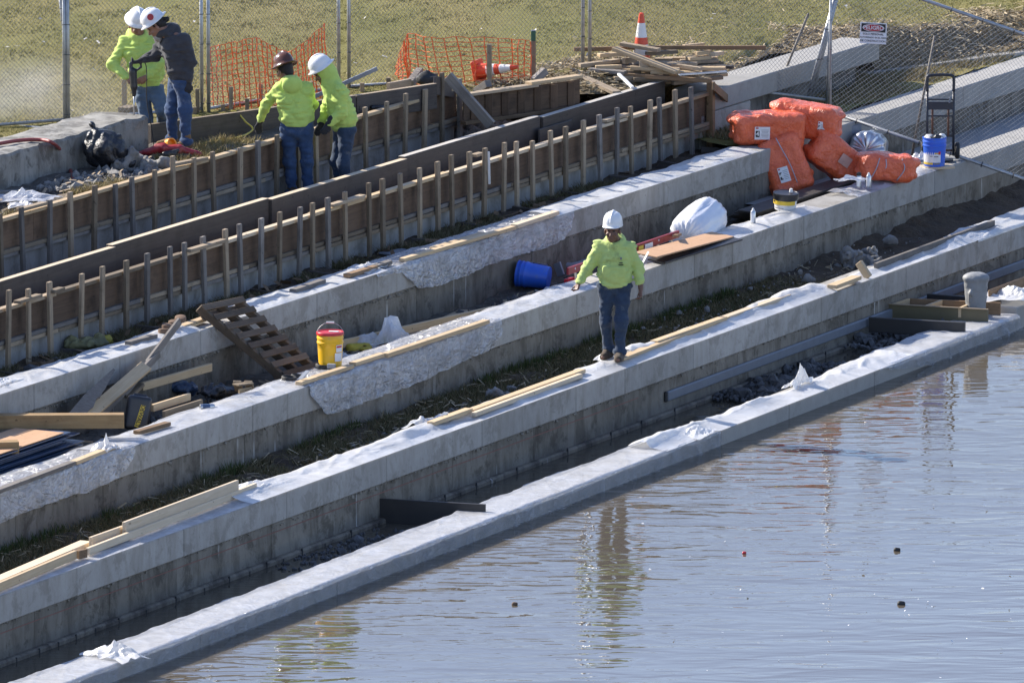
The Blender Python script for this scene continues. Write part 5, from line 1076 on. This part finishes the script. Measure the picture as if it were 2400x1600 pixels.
for (a, za, b, zb, wd, t, m) in (((1440, 114), 2.79, (1588, 170), 2.56, .13, .045, 'pine'), ((1345, 116), 2.72, (1470, 114), 2.72, .05, .05, 'brown'), ((1470, 112), 2.74, (1795, 112), 2.74, .05, .05, 'brown'), ((1456, 103), 2.80, (1545, 118), 2.76, .10, .045, 'old'), ((1403, 130), 2.67, (1465, 126), 2.67, .10, .045, 'pine'),
                                  ((1358, 154), 2.58, (1450, 142), 2.62, .10, .045, 'old'), ((1515, 126), 2.70, (1586, 121), 2.70, .09, .045, 'old'), ((1463, 176), 2.5, (1668, 190), 2.46, .05, .05, 'brown'), ((1336, 164), 2.55, (1412, 184), 2.45, .12, .04, 'grey'), ((1352, 176), 2.52, (1446, 218), 2.42, .12, .045, 'old'),
                                  ((1400, 188), 2.44, (1480, 186), 2.44, .08, .02, 'steel'), ((1590, 176), 2.54, (1702, 168), 2.54, .05, .02, 'steel'), ((1450, 174), 2.55, (1483, 206), 2.46, .04, .03, 'white'), ((1602, 108), 2.74, (1650, 103), 2.74, .06, .03, 'pine'), ((1630, 126), 2.68, (1667, 122), 2.68, .08, .045, 'pine'), ((1670, 128), 2.66, (1692, 124), 2.66, .08, .045, 'pale'), ((1612, 138), 2.62, (1662, 134), 2.62, .13, .045, 'pine'), ((1660, 155), 2.54, (1718, 158), 2.54, .08, .04, 'darkboard'), ((1498, 152), 2.62, (1521, 152), 2.62, .10, .10, 'old'), ((1462, 144), 2.64, (1490, 138), 2.64, .05, .07, 'old')):
    board('plank', P(*a, za), P(*b, zb), wd, t, M['silver' if m == 'steel' else m], lp)
board('aluminium_level', P(734, 228, 2.60), P(884, 161, 2.9), .03, .05, M['greybin'], None, label='long grey level strip reaching out past the white-hat stooping worker', cat='strip')
lump('concrete_lump', P(1408, 226, 2.25), (.15, .12, .09), .05, 9, M['rock'], 331, label='grey concrete lump at the end of the dark form boards', cat='rock')
# ------------------------------------------------------------------ things on the ground by the old wall
f = Field((-.42, -.3, -.3), (.42, .3, .42), .014); f.ell((0, 0, 0), (.26, .2, .24), None, .05); f.cap((-.08, 0, .1), (-.14, 0, .27), .13, .045, .12); f.cap((.05, -.02, .05), (.3, -.05, -.16), .14, .06, .1); f.noise(.045, 5, 9, 2, True); f.noise(.012, 12, 4, 2); f.below(-.25)
f.build('bin_bag', M['blackbag'], None, Matrix.Translation(P(246, 352, 2.90)), label='full black plastic bag slumped against the old wall', cat='plastic bag')
for i, (x, y, s_, lab) in enumerate([(310, 385, .2, 'largest jagged grey rock on the ground before the black bag'), (352, 388, .11, 'middle grey rock right of the largest one'), (382, 387, .12, 'grey rock farthest right, near the red saw'), (276, 392, .09, 'small grey rock left of the largest one')]):
    f = Field((-.35, -.35, -.3), (.35, .35, .35), .015); f.box((0, 0, 0), (s_ * .85, s_ * .7, s_ * .75), bagm(20 * i, 25, 30), .04); f.noise(.07 * s_ / .2 * 1.3, 6, 340 + i, 3, True); f.build('rock', M['rock'], None, Matrix.Translation(P(x, y, 2.72)), label=lab, cat='rock', group='rocks beside the old wall')
for i, (wl, x, d, z, s_, lab) in enumerate([(W2, 2018, .75, .70, .2, 'big pale rock in the weedy trough behind the leaning block'), (W2, 2085, .95, .74, .09, 'small pale rock in the weedy trough, farther right'), (W2, 1895, .8, .66, .08, 'small pale rock in the weedy trough left of the big one'), (W2, 1160, .8, .64, .11, 'grey rubble chunk in the trough above the white hump')]):
    f = Field((-.4, -.35, -.3), (.4, .35, .35), .015); f.box((0, 0, 0), (s_ * 1.2, s_ * .7, s_ * .5), None, .04); f.noise(.08 * s_ / .2 * 1.3, 6, 350 + i, 3, True); f.build('rock', M['rock'], None, Matrix.Translation(wl.at(wl.s(x, d, z), d, z)), label=lab, cat='rock', group='rocks in the weedy trough')
def saw():
    r = empty('red_saw', P(400, 362, 2.7), 'red and black power saw with an orange tape roll at the grey-hooded worker feet', 'saw')
    f = Field((-.42, -.15, -.12), (.42, .15, .16), .012); f.cap((-.36, 0, -.02), (-.08, 0, .05), .03, .06, .03); f.box((.02, 0, .03), (.12, .06, .05), None, .03); f.cap((.1, 0, .03), (.36, 0, -.03), .045, .03, .03); f.noise(.012, 12, 1); c = Matrix.Translation(P(398, 356, 2.74)); f.build('saw_body', M['redtool'], r, c)
    f = Field((-.25, -.15, -.12), (.35, .15, .12), .012); f.box((0, -.06, -.04), (.09, .05, .05), None, .02); f.box((.16, -.03, -.05), (.10, .04, .035), None, .02); f.cap((-.05, -.08, .0), (.1, -.08, .03), .02, .02); f.build('motor', M['blackplast'], r, c)
    lathe('tape_roll', [(.05, -.05), (.065, -.05), (.068, 0), (.065, .05), (.05, .05), (.045, 0)], M['orange_roll'], r, Matrix.Translation(P(398, 338, 2.80)) @ Matrix.Rotation(R_(65), 4, 'X') @ Matrix.Rotation(.6, 4, 'Y'), 24)
saw()
tube('red_hose', curve([P(-40, 344, 3.11), P(40, 330, 3.12), P(95, 328, 3.12), P(125, 336, 3.10), P(148, 362, 2.85), P(163, 395, 2.69), P(172, 420, 2.69)]), .022, M['hose'], None, label='dull red hose curving over the top of the old wall', cat='hose')
tube('extension_cord', curve([P(541, 260, 2.92), P(556, 264, 2.9), P(575, 285, 2.8), P(592, 304, 2.7), P(560, 322, 2.68), P(510, 330, 2.68), P(470, 338, 2.69)]), .011, M['cord'], None, label='yellow cord hanging from the far form board', cat='cord')
tube('pale_pipe', curve([P(-60, 302, 2.5), P(30, 298, 2.5), P(105, 303, 2.5)]), .03, M['greybin'], None, label='pale pipe lying behind the old wall at the left edge', cat='pipe')
for (a, b, m, lab) in (((-20, 453), (62, 447), 'grey', 'grey board lying on the ground at the far left'), ((-20, 466), (55, 460), 'redtool', 'red painted board beside the grey one, far left'), ((-10, 415), (40, 421), 'bluesheet', 'blue strip near the hose at the far left')):
    board('ground_board', P(*a, 2.70), P(*b, 2.70), .07, .04, M[m], None, label=lab, cat='board')
board('folded_sheet', P(836, 258, 2.70), P(868, 255, 2.70), .2, .02, M['white'], None, label='white folded sheet lying behind the far formwork', cat='sheet')
f = Field((-.2, -.15, -.1), (.2, .15, .12), .014); f.ell((0, 0, 0), (.13, .08, .05)); f.noise(.03, 9, 4, 2); f.build('glove_heap', M['blackbag'], None, Matrix.Translation(P(882, 251, 2.74)), label='dark cloth heap behind the far formwork', cat='cloth')
board('white_strip', P(1145, 355, 2.40), P(1147, 432, 2.0), .03, .008, M['white'], None, up=(0, 1, 0), label='narrow white strip hanging on the near formwork', cat='strip')
# ------------------------------------------------------------------ hand truck
def truck():
    b = P(2204, 376, 1.265); r = empty('hand_truck', b, 'dark blue hand truck standing on the bare wall behind the blue bucket', 'hand truck'); T = lambda x, y, z: b + Vector((x, y, z))
    for s in (-1, 1): tube('upright', [T(.165 * s, .06, .06), T(.165 * s, .10, .9)], .016, M['truckpaint'], r, 10)
    tube('handle', curve([T(-.165, .10, .86), T(-.165, .105, 1.02), T(-.14, .105, 1.06), T(0, .105, 1.07), T(.14, .105, 1.06), T(.165, .105, 1.02), T(.165, .10, .86)], 5), .019, M['truckpaint'], r, 10)
    for z, h in ((.76, .02), (.68, .10), (.55, .02), (.30, .03)): board('crossbar', T(-.165, .09, z), T(.165, .09, z), .02, h, M['truckpaint'], r)
    for s in (-1, 1): tube('rusty_bar', [T(.10 * s, .085, .30), T(.10 * s, .095, .66)], .014, M['rust'], r, 8)
    for s in (-1, 1):
        w_ = lathe('wheel', [(.03, -.03), (.085, -.03), (.105, -.018), (.108, 0), (.105, .018), (.085, .03), (.03, .03)], M['rubber'], r, Matrix.Translation(T(.215 * s, .11, .11)) @ Matrix.Rotation(R_(90), 4, 'Y'), 24)
    tube('axle', [T(-.2, .11, .11), T(.2, .11, .11)], .012, M['rust'], r, 8); board('toe_plate', T(-.16, -.02, .012), T(.16, -.02, .012), .2, .012, M['truckpaint'], r)
    board('latch', T(.11, .07, .72), T(.13, .06, .80), .03, .02, M['greybin'], r)
truck()
# ------------------------------------------------------------------ floating things
for i, (x, y, m, s_, lab) in enumerate([(1745, 1297, 'red', .018, 'small red float on the water'), (2103, 1290, 'rubber', .028, 'upper dark float on the open water at the right'), (2113, 1416, 'rubber', .032, 'lower dark float on the open water at the right'), (1207, 1417, 'ring', .024, 'brown float on the water below the middle of the wall')]):
    f = Field((-.08,) * 3, (.08,) * 3, .008); f.cap((-s_ * .5, 0, .01), (s_ * .5, 0, .012), s_, s_ * .8); f.build('float', M[m], None, Matrix.Translation(P(x, y, .0)), label=lab, cat='float', group='small floats on the water')
r_ = np.random.default_rng(9); pts = [P(x, y, 0) for x, y in zip(r_.uniform(1500, 2380, 60), r_.uniform(1180, 1590, 60))]
flakes('foam_flecks', np.array([tuple(p) for p in pts]) - np.array([0, 0, .02]), .022, .014, M['white'], 12)
# ------------------------------------------------------------------ people
def rotz(v, a): c, s = math.cos(a), math.sin(a); return np.array([v[0] * c - v[1] * s, v[0] * s + v[1] * c, v[2]])
def nrm(v): v = np.array(v, float); return v / np.linalg.norm(v)
def basis(fwd, up):
    f = nrm(fwd); u = np.array(up, float); u = nrm(u - f * (u @ f)); return np.stack([np.cross(f, u), f, u], 1)   # right, forward, up
def hand(f, wr, hd, side, r=.0085, k=.008, curl=.6, s=1.0):
    wr, hd, side = np.array(wr), np.array(hd), nrm(side); d = nrm(hd - wr); side = nrm(side - d * (side @ d)); pl = np.cross(d, side); L = .085 * s
    pc = wr + d * .02; f.cap(wr - d * .03, wr + d * .02, .027, .026, .02)
    for i, (o, l) in enumerate(((-.03, .062), (-.010, .075), (.011, .07), (.03, .055))):
        a = pc + side * o * .55; b = pc + side * o + d * L; f.cap(a, b, .015, .0125, .016)
        c = b + (d * math.cos(curl * .7) + pl * math.sin(curl * .7)) * l * .5; e = c + (d * math.cos(curl * 1.7) + pl * math.sin(curl * 1.7)) * l * .5; f.cap(b, c, r, r * .95, k * .6); f.cap(c, e, r * .95, r * .8, k * .6)
    a = pc - side * .022 + d * .02; b = a - side * .028 + d * .035 + pl * .012; f.cap(a, b, .014, .0105, .012); f.cap(b, b + d * .034 + pl * .014 - side * .004, .010, .008, .006)
def person(base, J, c, label):
    J = {k: np.array(v, float) for k, v in J.items()}; root = empty('person', base, label, 'person', 'construction workers'); M4 = Matrix.Translation(base)
    allp = np.array(list(J[k] for k in J if k not in ('hf', 'hu', 'bf'))); lo, hi = allp.min(0) - .24, allp.max(0) + .24; B = basis(J['hf'], J['hu']); H = J['hed']; hs_ = 1.10; hl = lambda x, y, z: H + B @ np.array([x, y, z]) * hs_
    bf = nrm(J['bf']); br = np.array([bf[1], -bf[0], 0])                                  # body forward, body right
    # body: one continuous skin mesh
    f = Field(lo, hi, .0075)
    f.ell(hl(0, -.012, .035), (.080, .101, .097), B, .01); f.ell(hl(0, .02, -.045), (.064, .075, .083), B, .03); f.ell(hl(0, .062, -.095), (.026, .02, .022), B, .025)
    f.cap(hl(0, .083, .0), hl(0, .104, -.035), .009, .015, .012); f.ell(hl(0, .082, -.066), (.026, .012, .010), B, .01)
    for s in (-1, 1): f.ell(hl(.03 * s, .083, .012), (.018, .014, .012), B, .01, True); f.ell(hl(.078 * s, -.005, -.02), (.012, .022, .032), B, .008); f.ell(hl(.03 * s, .085, .03), (.024, .012, .008), B, .01); f.ell(hl(.04 * s, .068, -.03), (.022, .02, .02), B, .015)
    f.cap(hl(0, -.03, -.06), J['nek'], .056, .06, .03); up_ = J['che']
    f.cap(J['nek'], up_, .056, .09, .05); f.cap(up_, J['pel'], .09, .085, .06)
    for s in 'LR':
        f.cap(J['nek'] * .4 + J['sh' + s] * .6, J['sh' + s], .04, .04, .04); f.cap(J['sh' + s], J['el' + s], .042, .034, .02); f.cap(J['el' + s], J['wr' + s], .034, .026, .02)
        hand(f, J['wr' + s], J['ha' + s], J.get('hs' + s, br * (1 if s == 'L' else -1) * -1), curl=c.get('curl', .6))
        f.cap(J['pel'] * .3 + J['hi' + s] * .7, J['kn' + s], .066, .046, .03); f.cap(J['kn' + s], J['an' + s], .045, .036, .02); f.cap(J['an' + s], J['to' + s], .036, .03, .02)
    f.build('body', M[c['skin']], root, M4)
    for s in (-1, 1):
        e = Field((-.02,) * 3, (.02,) * 3, .003); e.ell((0, 0, 0), (.012, .010, .009), None); e.build('eye', M['print'], root, M4 @ Matrix.Translation(hl(.03 * s, .077, .010)))
    # hair and beard
    f = Field(H - .2, H + .2, .009); f.ell(hl(0, -.03, .025), (.087, .097, .094), B, .01); f.ell(hl(0, -.07, -.04), (.06, .04, .05), B, .03); f.box(hl(0, .12, .0), (.12, .075, .2), B, .01, .01, True)
    if c.get('tail'): f.ell(hl(0, -.13, -.01), (.03, .05, .035), B, .02); f.noise(.012, 40, 3)
    f.build('hair', M['hair'], root, M4)
    if c.get('beard'):
        f = Field(H - .22, H + .22, .008); f.ell(hl(0, .06, -.115), (.045, .042, .055), B, .02); f.noise(.008, 40, 3); f.build('beard', M['beard'], root, M4)
    # hooded sweatshirt
    ho = M[c['top']]; f = Field(lo, hi, .0115); pel, che = J['pel'], J['che']; wd = c.get('girth', 1.)
    for s in (-1, 1):
        f.cap(che + br * .085 * s - np.array([0, 0, .02]), pel + br * .075 * s + np.array([0, 0, .10]), .112 * wd, .118 * wd, .09)
    f.cap(che + bf * .03, pel + np.array([0, 0, .14]) + bf * c.get('belly', .035), .11 * wd, .125 * wd, .08); f.cap(pel + np.array([0, 0, .10]) + bf * .02, pel + np.array([0, 0, .02]), .13 * wd, .128 * wd, .08)
    for s in 'LR':
        f.cap(J['nek'] * .55 + J['sh' + s] * .45 - np.array([0, 0, .035]), J['sh' + s] - np.array([0, 0, .012]), .07, .066, .09); d = J['wr' + s] - J['el' + s]
        f.cap(J['sh' + s], J['el' + s], .078, .064, .05); f.cap(J['el' + s], J['wr' + s] - d * .16, .065, .056, .03); f.cap(J['wr' + s] - d * .13, J['wr' + s] + d * .02, .041, .040, .018)
    f.noise(.012, (6, 6, 8), c['seed'], 2); f.noise(.015, (8, 8, 18), c['seed'] + 5, 2, True)
    if c.get('hood_up'):
        f.ell(hl(0, -.035, .02), (.104, .115, .125), B, .03); f.cap(hl(0, -.05, -.06), J['nek'] + (che - J['nek']) * .5, .10, .11, .06); f.cap(hl(0, .03, -.12), J['nek'] * .5 + che * .5 + bf * .06, .075, .08, .05); f.ell(hl(0, .10, -.02), (.068, .075, .095), B, .01, True)
    else:
        n0 = J['nek'] + np.array([0, 0, .035]); hb = nrm(-bf * .9 + np.array([0, 0, .15]))
        for i in range(12):
            a = math.pi * (i / 11 * 1.8 - .4); q0 = n0 + br * .082 * math.cos(a) - bf * .085 * math.sin(a) + np.array([0, 0, .012 * math.sin(a) - .012 - .055 * max(0, -math.sin(a)) - .02 * (abs(math.cos(a)) > .8)]); f.ell(q0, (.038 + .014 * max(0, math.sin(a)),) * 3, None, .03)
        f.ell(n0 - bf * .12 - np.array([0, 0, .055]), (.125, .07, .105), np.stack([br, bf, [0, 0, 1]], 1), .018)
        f.cap(n0 + bf * .05 + np.array([0, 0, -.07]), n0 + bf * .09 + np.array([0, 0, -.085]), .03, .03, .03); f.cap(hl(0, .01, .05), J['nek'] + bf * .01, .075, .066, .01, True)
    hz = c['hem']; f.below(hz, nrm(c.get('hemn', (0, 0, 1))), pel + np.array([0, 0, hz - pel[2]]))
    # front pocket seam
    f.build('hoodie', ho, root, M4)
    if c.get('pocket'):
        g = Field(pel - .3, pel + .4, .012); g.box(pel + np.array([0, 0, .16]) + bf * (.145 * wd + .005), (.135, .02, .075), np.stack([br, bf, [0, 0, 1]], 1), .02); g.noise(.012, 10, 4); g.build('pocket', ho, root, M4)
        for dz_, w_ in ((0, .038), (-.022, .055), (.05, .02)):
            q = che + bf * (.165 * wd) - br * .085 + np.array([0, 0, -.06 + dz_]); link('chest_print', box_me(w_, .012, .010 if dz_ < .03 else .025, 0), M['print' if dz_ < .03 else 'printgrey'], root, M4 @ Matrix.Translation(q))
    # jeans
    f = Field(lo, hi, .0115)
    f.cap(J['hiL'] + np.array([0, 0, .03]), J['hiR'] + np.array([0, 0, .03]), .106, .106, .06); f.cap(pel - bf * .02, pel - bf * .03 - np.array([0, 0, .06]), .112, .112, .06)
    for s in 'LR':
        f.cap(J['hi' + s], J['kn' + s], .104, .072, .035); f.cap(J['kn' + s], J['an' + s] * .8 + J['kn' + s] * .2, .073, .062, .03); f.ell(J['kn' + s] * .97 + np.array([0, 0, .01]) + bf * .015, (.07, .075, .09), None, .03)
        for q_ in (.10, .0): f.ell(J['an' + s] * (1 - q_) + J['kn' + s] * q_ + np.array([0, 0, -.005]), (.077, .079, .036), None, .02)
    f.noise(.010, (7, 7, 10), c['seed'] + 8, 2); f.noise(.010, (9, 9, 16), c['seed'] + 9, 2, True)
    X, Y, Z = np.meshgrid(*f.ax, indexing='ij'); f.F = np.maximum(f.F, (Z - (hz + .05))).astype(np.float32); f.build('jeans', M[c['jeans']], root, M4)
    # boots, each with its sole
    for s in 'LR':
        an, to = J['an' + s], J['to' + s]; g = Field(np.minimum(an, to) - .17, np.maximum(an, to) + .17, .009); td = nrm((to - an) * np.array([1, 1, 0])); sd = np.array([-td[1], td[0], 0]); gz = min(an[2], to[2] + .06) - .085
        g.cap(an + np.array([0, 0, .07]), an - td * .02 + np.array([0, 0, -.03]), .056, .054, .02); g.cap(an - td * .035 - np.array([0, 0, .035]), to - td * .02, .047, .046, .03); g.cap(an - np.array([0, 0, .005]), to - td * .07 + np.array([0, 0, .012]), .05, .045, .03)
        g.noise(.006, 16, 3); g.below(gz + .0); bt = g.build('boot', M[c['boot']], root, M4)
    # gloves
    if c.get('gloves'):
        for s in 'LR':
            g = Field(np.minimum(J['wr' + s], J['ha' + s]) - .18, np.maximum(J['wr' + s], J['ha' + s]) + .18, .008); hand(g, J['wr' + s], J['ha' + s], J.get('hs' + s, br * (-1 if s == 'L' else 1)), .0115, .012, c.get('curl', .6)); d = nrm(J['ha' + s] - J['wr' + s]); g.cap(J['wr' + s] - d * .05, J['wr' + s], .037, .034, .02); g.F -= .0025; g.build('glove', M['glove'], root, M4)
    # helmet
    T = Matrix([list(B[i] * 1.07) + [hl(0, -.016, .066)[i]] for i in range(3)] + [[0, 0, 0, 1]]); hm = M[c['hat']]; hr = empty('hard_hat', base); hr.parent = root; hr.location = (0, 0, 0); brim = c.get('brim', 1)
    pr = [(.152, -.012), (.156, -.004), (.122, .006), (.118, .03), (.108, .07), (.085, .105), (.05, .125), (.015, .132)] if brim else [(.118, -.012), (.121, -.008), (.118, .0), (.116, .03), (.107, .07), (.084, .107), (.05, .128), (.015, .135)]
    vs, fs = lathe_geo(pr, 36, .90, 1.10); vs = [v + Vector((0, 0, -.022 * (abs(v.x) / .15) ** 2 * (v.z < .01))) for v in vs]; sh = mesh('shell', vs, fs, hm, hr, M4 @ T, True)
    rg = curve([(0, .125, .035), (0, .09, .093), (0, .03, .127), (0, -.04, .128), (0, -.10, .085)], 5); vs, fs = tube_geo(rg, .016, 8); mesh('ridge', vs, fs, hm, hr, M4 @ T, True)
    if not brim:
        g = Field((-.14, .04, -.05), (.14, .22, .05), .007); g.ell((0, .105, -.008), (.095, .062, .011), None); mesh('peak', *g.nets(), hm, hr, M4 @ T, True)
    if c.get('sticker'):
        vs = [Vector((-.112 - .006, .0, .055)) + Vector((.004 * 0, .036 * math.cos(t), .036 * math.sin(t))) for t in [i / 16 * 6.283 for i in range(16)]]; vs = [Vector((v.x + .45 * (v.z - .02) * .55, v.y, v.z)) for v in vs]; mesh('sticker', vs, [tuple(range(16))], M['sticker'], hr, M4 @ T)
    return root
UPV = (0, 0, 1)
# walking worker facing us on the footing wall
person(P(1440, 845, .775), dict(hed=(-.025, -.085, 1.535), hf=(-.2, -1, -.12), hu=(0, -.12, 1), bf=(-.10, -1, 0), nek=(.0, .0, 1.395), che=(.005, .01, 1.23), pel=(.01, .0, .90), shL=(.165, .01, 1.325), elL=(.262, .02, 1.09), wrL=(.30, -.06, .87), haL=(.30, -.09, .78), shR=(-.165, .01, 1.325), elR=(-.295, .0, 1.10), wrR=(-.40, -.09, .945), haR=(-.435, -.13, .86),
       hiL=(.095, .0, .86), knL=(.075, -.07, .46), anL=(.06, -.02, .10), toL=(.04, -.19, .045), hiR=(-.09, .0, .86), knR=(-.105, .03, .47), anR=(-.065, .12, .10), toR=(-.13, -.04, .045), hsL=(.2, -1, 0), hsR=(.5, -1, 0)),
       dict(skin='skin_dark', top='hiviz_worn', jeans='denim_dark', boot='boot', hat='hat_white', brim=0, seed=11, hem=.865, hemn=(-.12, 0, 1), girth=1.08, belly=.05, pocket=True, curl=.9), 'person in stained lime hoodie and white hard hat walking along a wall toward us')
# grey-hooded worker with the drill
PG = P(421, 351, 2.68); TIP = P(314, 270, 3.085); DH = TIP + Vector((.012, 0, .62)); hR = np.array(DH - PG)
person(PG, dict(hed=(-.275, -.02, 1.475), hf=(-1, -.12, -.75), hu=(-.75, 0, 1), bf=(-.93, -.36, 0), nek=(-.165, .0, 1.42), che=(-.085, .0, 1.23), pel=(.01, .0, .86), shL=(.06, -.13, 1.335), elL=(.14, -.13, 1.06), wrL=(.105, -.15, .84), haL=(.11, -.17, .73), shR=(-.175, .13, 1.33), elR=(-.30, .11, 1.09), wrR=tuple(hR + np.array([.10, .0, .045])), haR=tuple(hR + np.array([.01, 0, .01])),
       hiL=(.045, -.09, .82), knL=(.075, -.10, .45), anL=(.085, -.09, .10), toL=(-.06, -.15, .045), hiR=(-.02, .09, .82), knR=(-.09, .08, .45), anR=(-.09, .10, .10), toR=(-.26, .06, .045), hsL=(-1, -.2, 0), hsR=(0, -1, .3)),
       dict(skin='skin', top='charcoal', jeans='denim', boot='tanboot', hat='hat_white', brim=1, seed=21, hem=.80, hemn=(-.15, 0, 1), girth=.98, gloves=True, beard=True, tail=True, sticker=True, curl=1.1), 'person in dark grey hoodie and sticker-marked white hard hat gripping a drill')
# lime-hooded worker behind the old wall
person(P(350, 371, 2.45), dict(hed=(-.135, -.03, 1.60), hf=(.35, -1, -.55), hu=(.15, -.4, 1), bf=(.25, -1, 0), nek=(-.125, .0, 1.485), che=(-.08, .0, 1.29), pel=(-.02, .0, .93), shR=(-.285, .0, 1.39), elR=(-.43, -.08, 1.13), wrR=(-.26, -.22, 1.01), haR=(-.18, -.27, .97), shL=(.055, .02, 1.39), elL=(.12, -.10, 1.15), wrL=(.0, -.25, 1.02), haL=(-.08, -.28, .98),
       hiL=(.07, .0, .88), knL=(.15, -.12, .62), anL=(.16, .18, .36), toL=(.17, .10, .30), hiR=(-.09, .0, .88), knR=(-.03, -.04, .47), anR=(-.01, .02, .10), toR=(-.02, -.14, .045), hsL=(-1, -.4, 0), hsR=(1, -.4, 0)),
       dict(skin='skin', top='hiviz', jeans='denim_light', boot='tanboot', hat='hat_white', brim=1, seed=31, hem=.83, girth=1.12, belly=.05), 'person in lime hoodie and plain white hard hat, standing behind the drill holder')
# brown-hatted worker seen from behind
person(P(700, 476, 1.98), dict(hed=(-.165, .07, 1.575), hf=(-.75, .8, -.45), hu=(-.25, .3, 1), bf=(-.25, 1, 0), nek=(-.10, .03, 1.45), che=(-.055, .02, 1.27), pel=(-.02, .0, .95), shL=(-.215, .04, 1.365), elL=(-.385, .10, 1.17), wrL=(-.455, .22, .95), haL=(-.475, .27, .86), shR=(.10, .06, 1.365), elR=(.165, .20, 1.15), wrR=(.12, .34, 1.02), haR=(.10, .40, .97),
       hiL=(-.115, .0, .90), knL=(-.105, .03, .48), anL=(-.08, .0, .10), toL=(-.12, .16, .045), hiR=(.075, .0, .90), knR=(.105, .03, .48), anR=(.115, .0, .10), toR=(.13, .16, .045), hsL=(1, .4, 0), hsR=(-1, .4, 0)),
       dict(skin='skin', top='hiviz', jeans='denim', boot='boot', hat='hat_brown', brim=1, seed=41, hem=.93, girth=1.15, belly=.06, gloves=True), 'person in lime hoodie and brown hard hat seen from behind')
# white-hatted worker bending, hood up
person(P(806, 472, 1.98), dict(hed=(-.245, .0, 1.545), hf=(-1, .02, -.62), hu=(-.62, 0, 1), bf=(-.85, -.35, 0), nek=(-.16, .0, 1.45), che=(-.07, .0, 1.25), pel=(.0, .0, .90), shL=(-.03, -.14, 1.36), elL=(-.02, -.20, 1.10), wrL=(-.165, -.24, .985), haL=(-.21, -.25, .90), shR=(-.13, .14, 1.36), elR=(-.20, .18, 1.08), wrR=(-.26, .10, .93), haR=(-.29, .06, .87),
       hiL=(.04, -.09, .85), knL=(.0, -.12, .46), anL=(.03, -.09, .10), toL=(-.12, -.14, .045), hiR=(-.02, .09, .85), knR=(-.08, .08, .46), anR=(-.02, .09, .10), toR=(-.18, .06, .045), hsL=(-1, -.2, 0), hsR=(-1, -.2, 0)),
       dict(skin='skin_dark', top='hiviz', jeans='denim_dark', boot='boot', hat='hat_white', brim=1, seed=51, hem=.86, hemn=(-.25, 0, 1), girth=1.04, gloves=True, hood_up=True), 'person in lime hood under a white hard hat, bending over the formwork')
def drill():
    h = DH; r = empty('hammer_drill', h, 'black rotary hammer drill pointed straight down into the old wall', 'drill'); f = Field((-.16, -.1, -.42), (.16, .1, .08), .009)
    f.cap((-.02, 0, -.1), (-.01, 0, -.28), .045, .042, .02); f.cap((-.01, 0, -.28), (-.01, 0, -.38), .036, .024, .02); f.cap((-.045, 0, -.02), (-.04, 0, -.12), .022, .024, .02); f.cap((-.05, 0, .0), (.07, 0, .01), .017, .017, .01); f.cap((.07, 0, .01), (.075, 0, -.05), .014, .013, .01); f.cap((.075, 0, -.05), (.0, 0, -.10), .013, .016, .01); f.build('drill_body', M['blackplast'], r, Matrix.Translation(h))
    tube('drill_bit', [h + Vector((-.01, 0, -.38)), h + Vector((-.012, 0, -.62))], .010, M['silver'], r, 8)
    tube('cable', curve([h + Vector((.075, 0, .0)), h + Vector((.12, .02, .0)), h + Vector((.14, .03, -.12)), h + Vector((.14, .02, -.45)), h + Vector((.2, 0, -.8)), h + Vector((.22, 0, -.98))]), .006, M['rubber'], r, 6)
drill()

# ------------------------------------------------------------------ drilling dust drifting off the old wall
t = NT('drill_dust'); t.t.nodes.remove(t.b); v = t.n('VolumePrincipled'); v.inputs['Color'].default_value = (.93, .91, .88, 1); t.l(v.outputs[0], t.out.inputs['Volume'])
c = t.n('TexCoord'); ln = t.n('VectorMath', operation='LENGTH'); t.l(c.outputs['Object'], ln.inputs[0]); fall = t.ramp(ln.outputs['Value'], 1., .15, 0, 1); nz = t.ramp(t.noise(t.pos((1, 1, 1)), 1.3, 3), .4, .7, .1, 1.); t.l(t.math('MULTIPLY', t.math('MULTIPLY', fall, nz), 1.2), v.inputs['Density'])
bm = bmesh.new(); bmesh.ops.create_icosphere(bm, subdivisions=3, radius=1); me = bpy.data.meshes.new('dust_cloud'); bm.to_mesh(me); bm.free()
dc = link('dust_cloud', me, t.m); dc.location = P(35, 262, 2.75) + Vector((0, .9, 0)); dc.scale = (1.55, .8, .62); dc['kind'] = 'stuff'
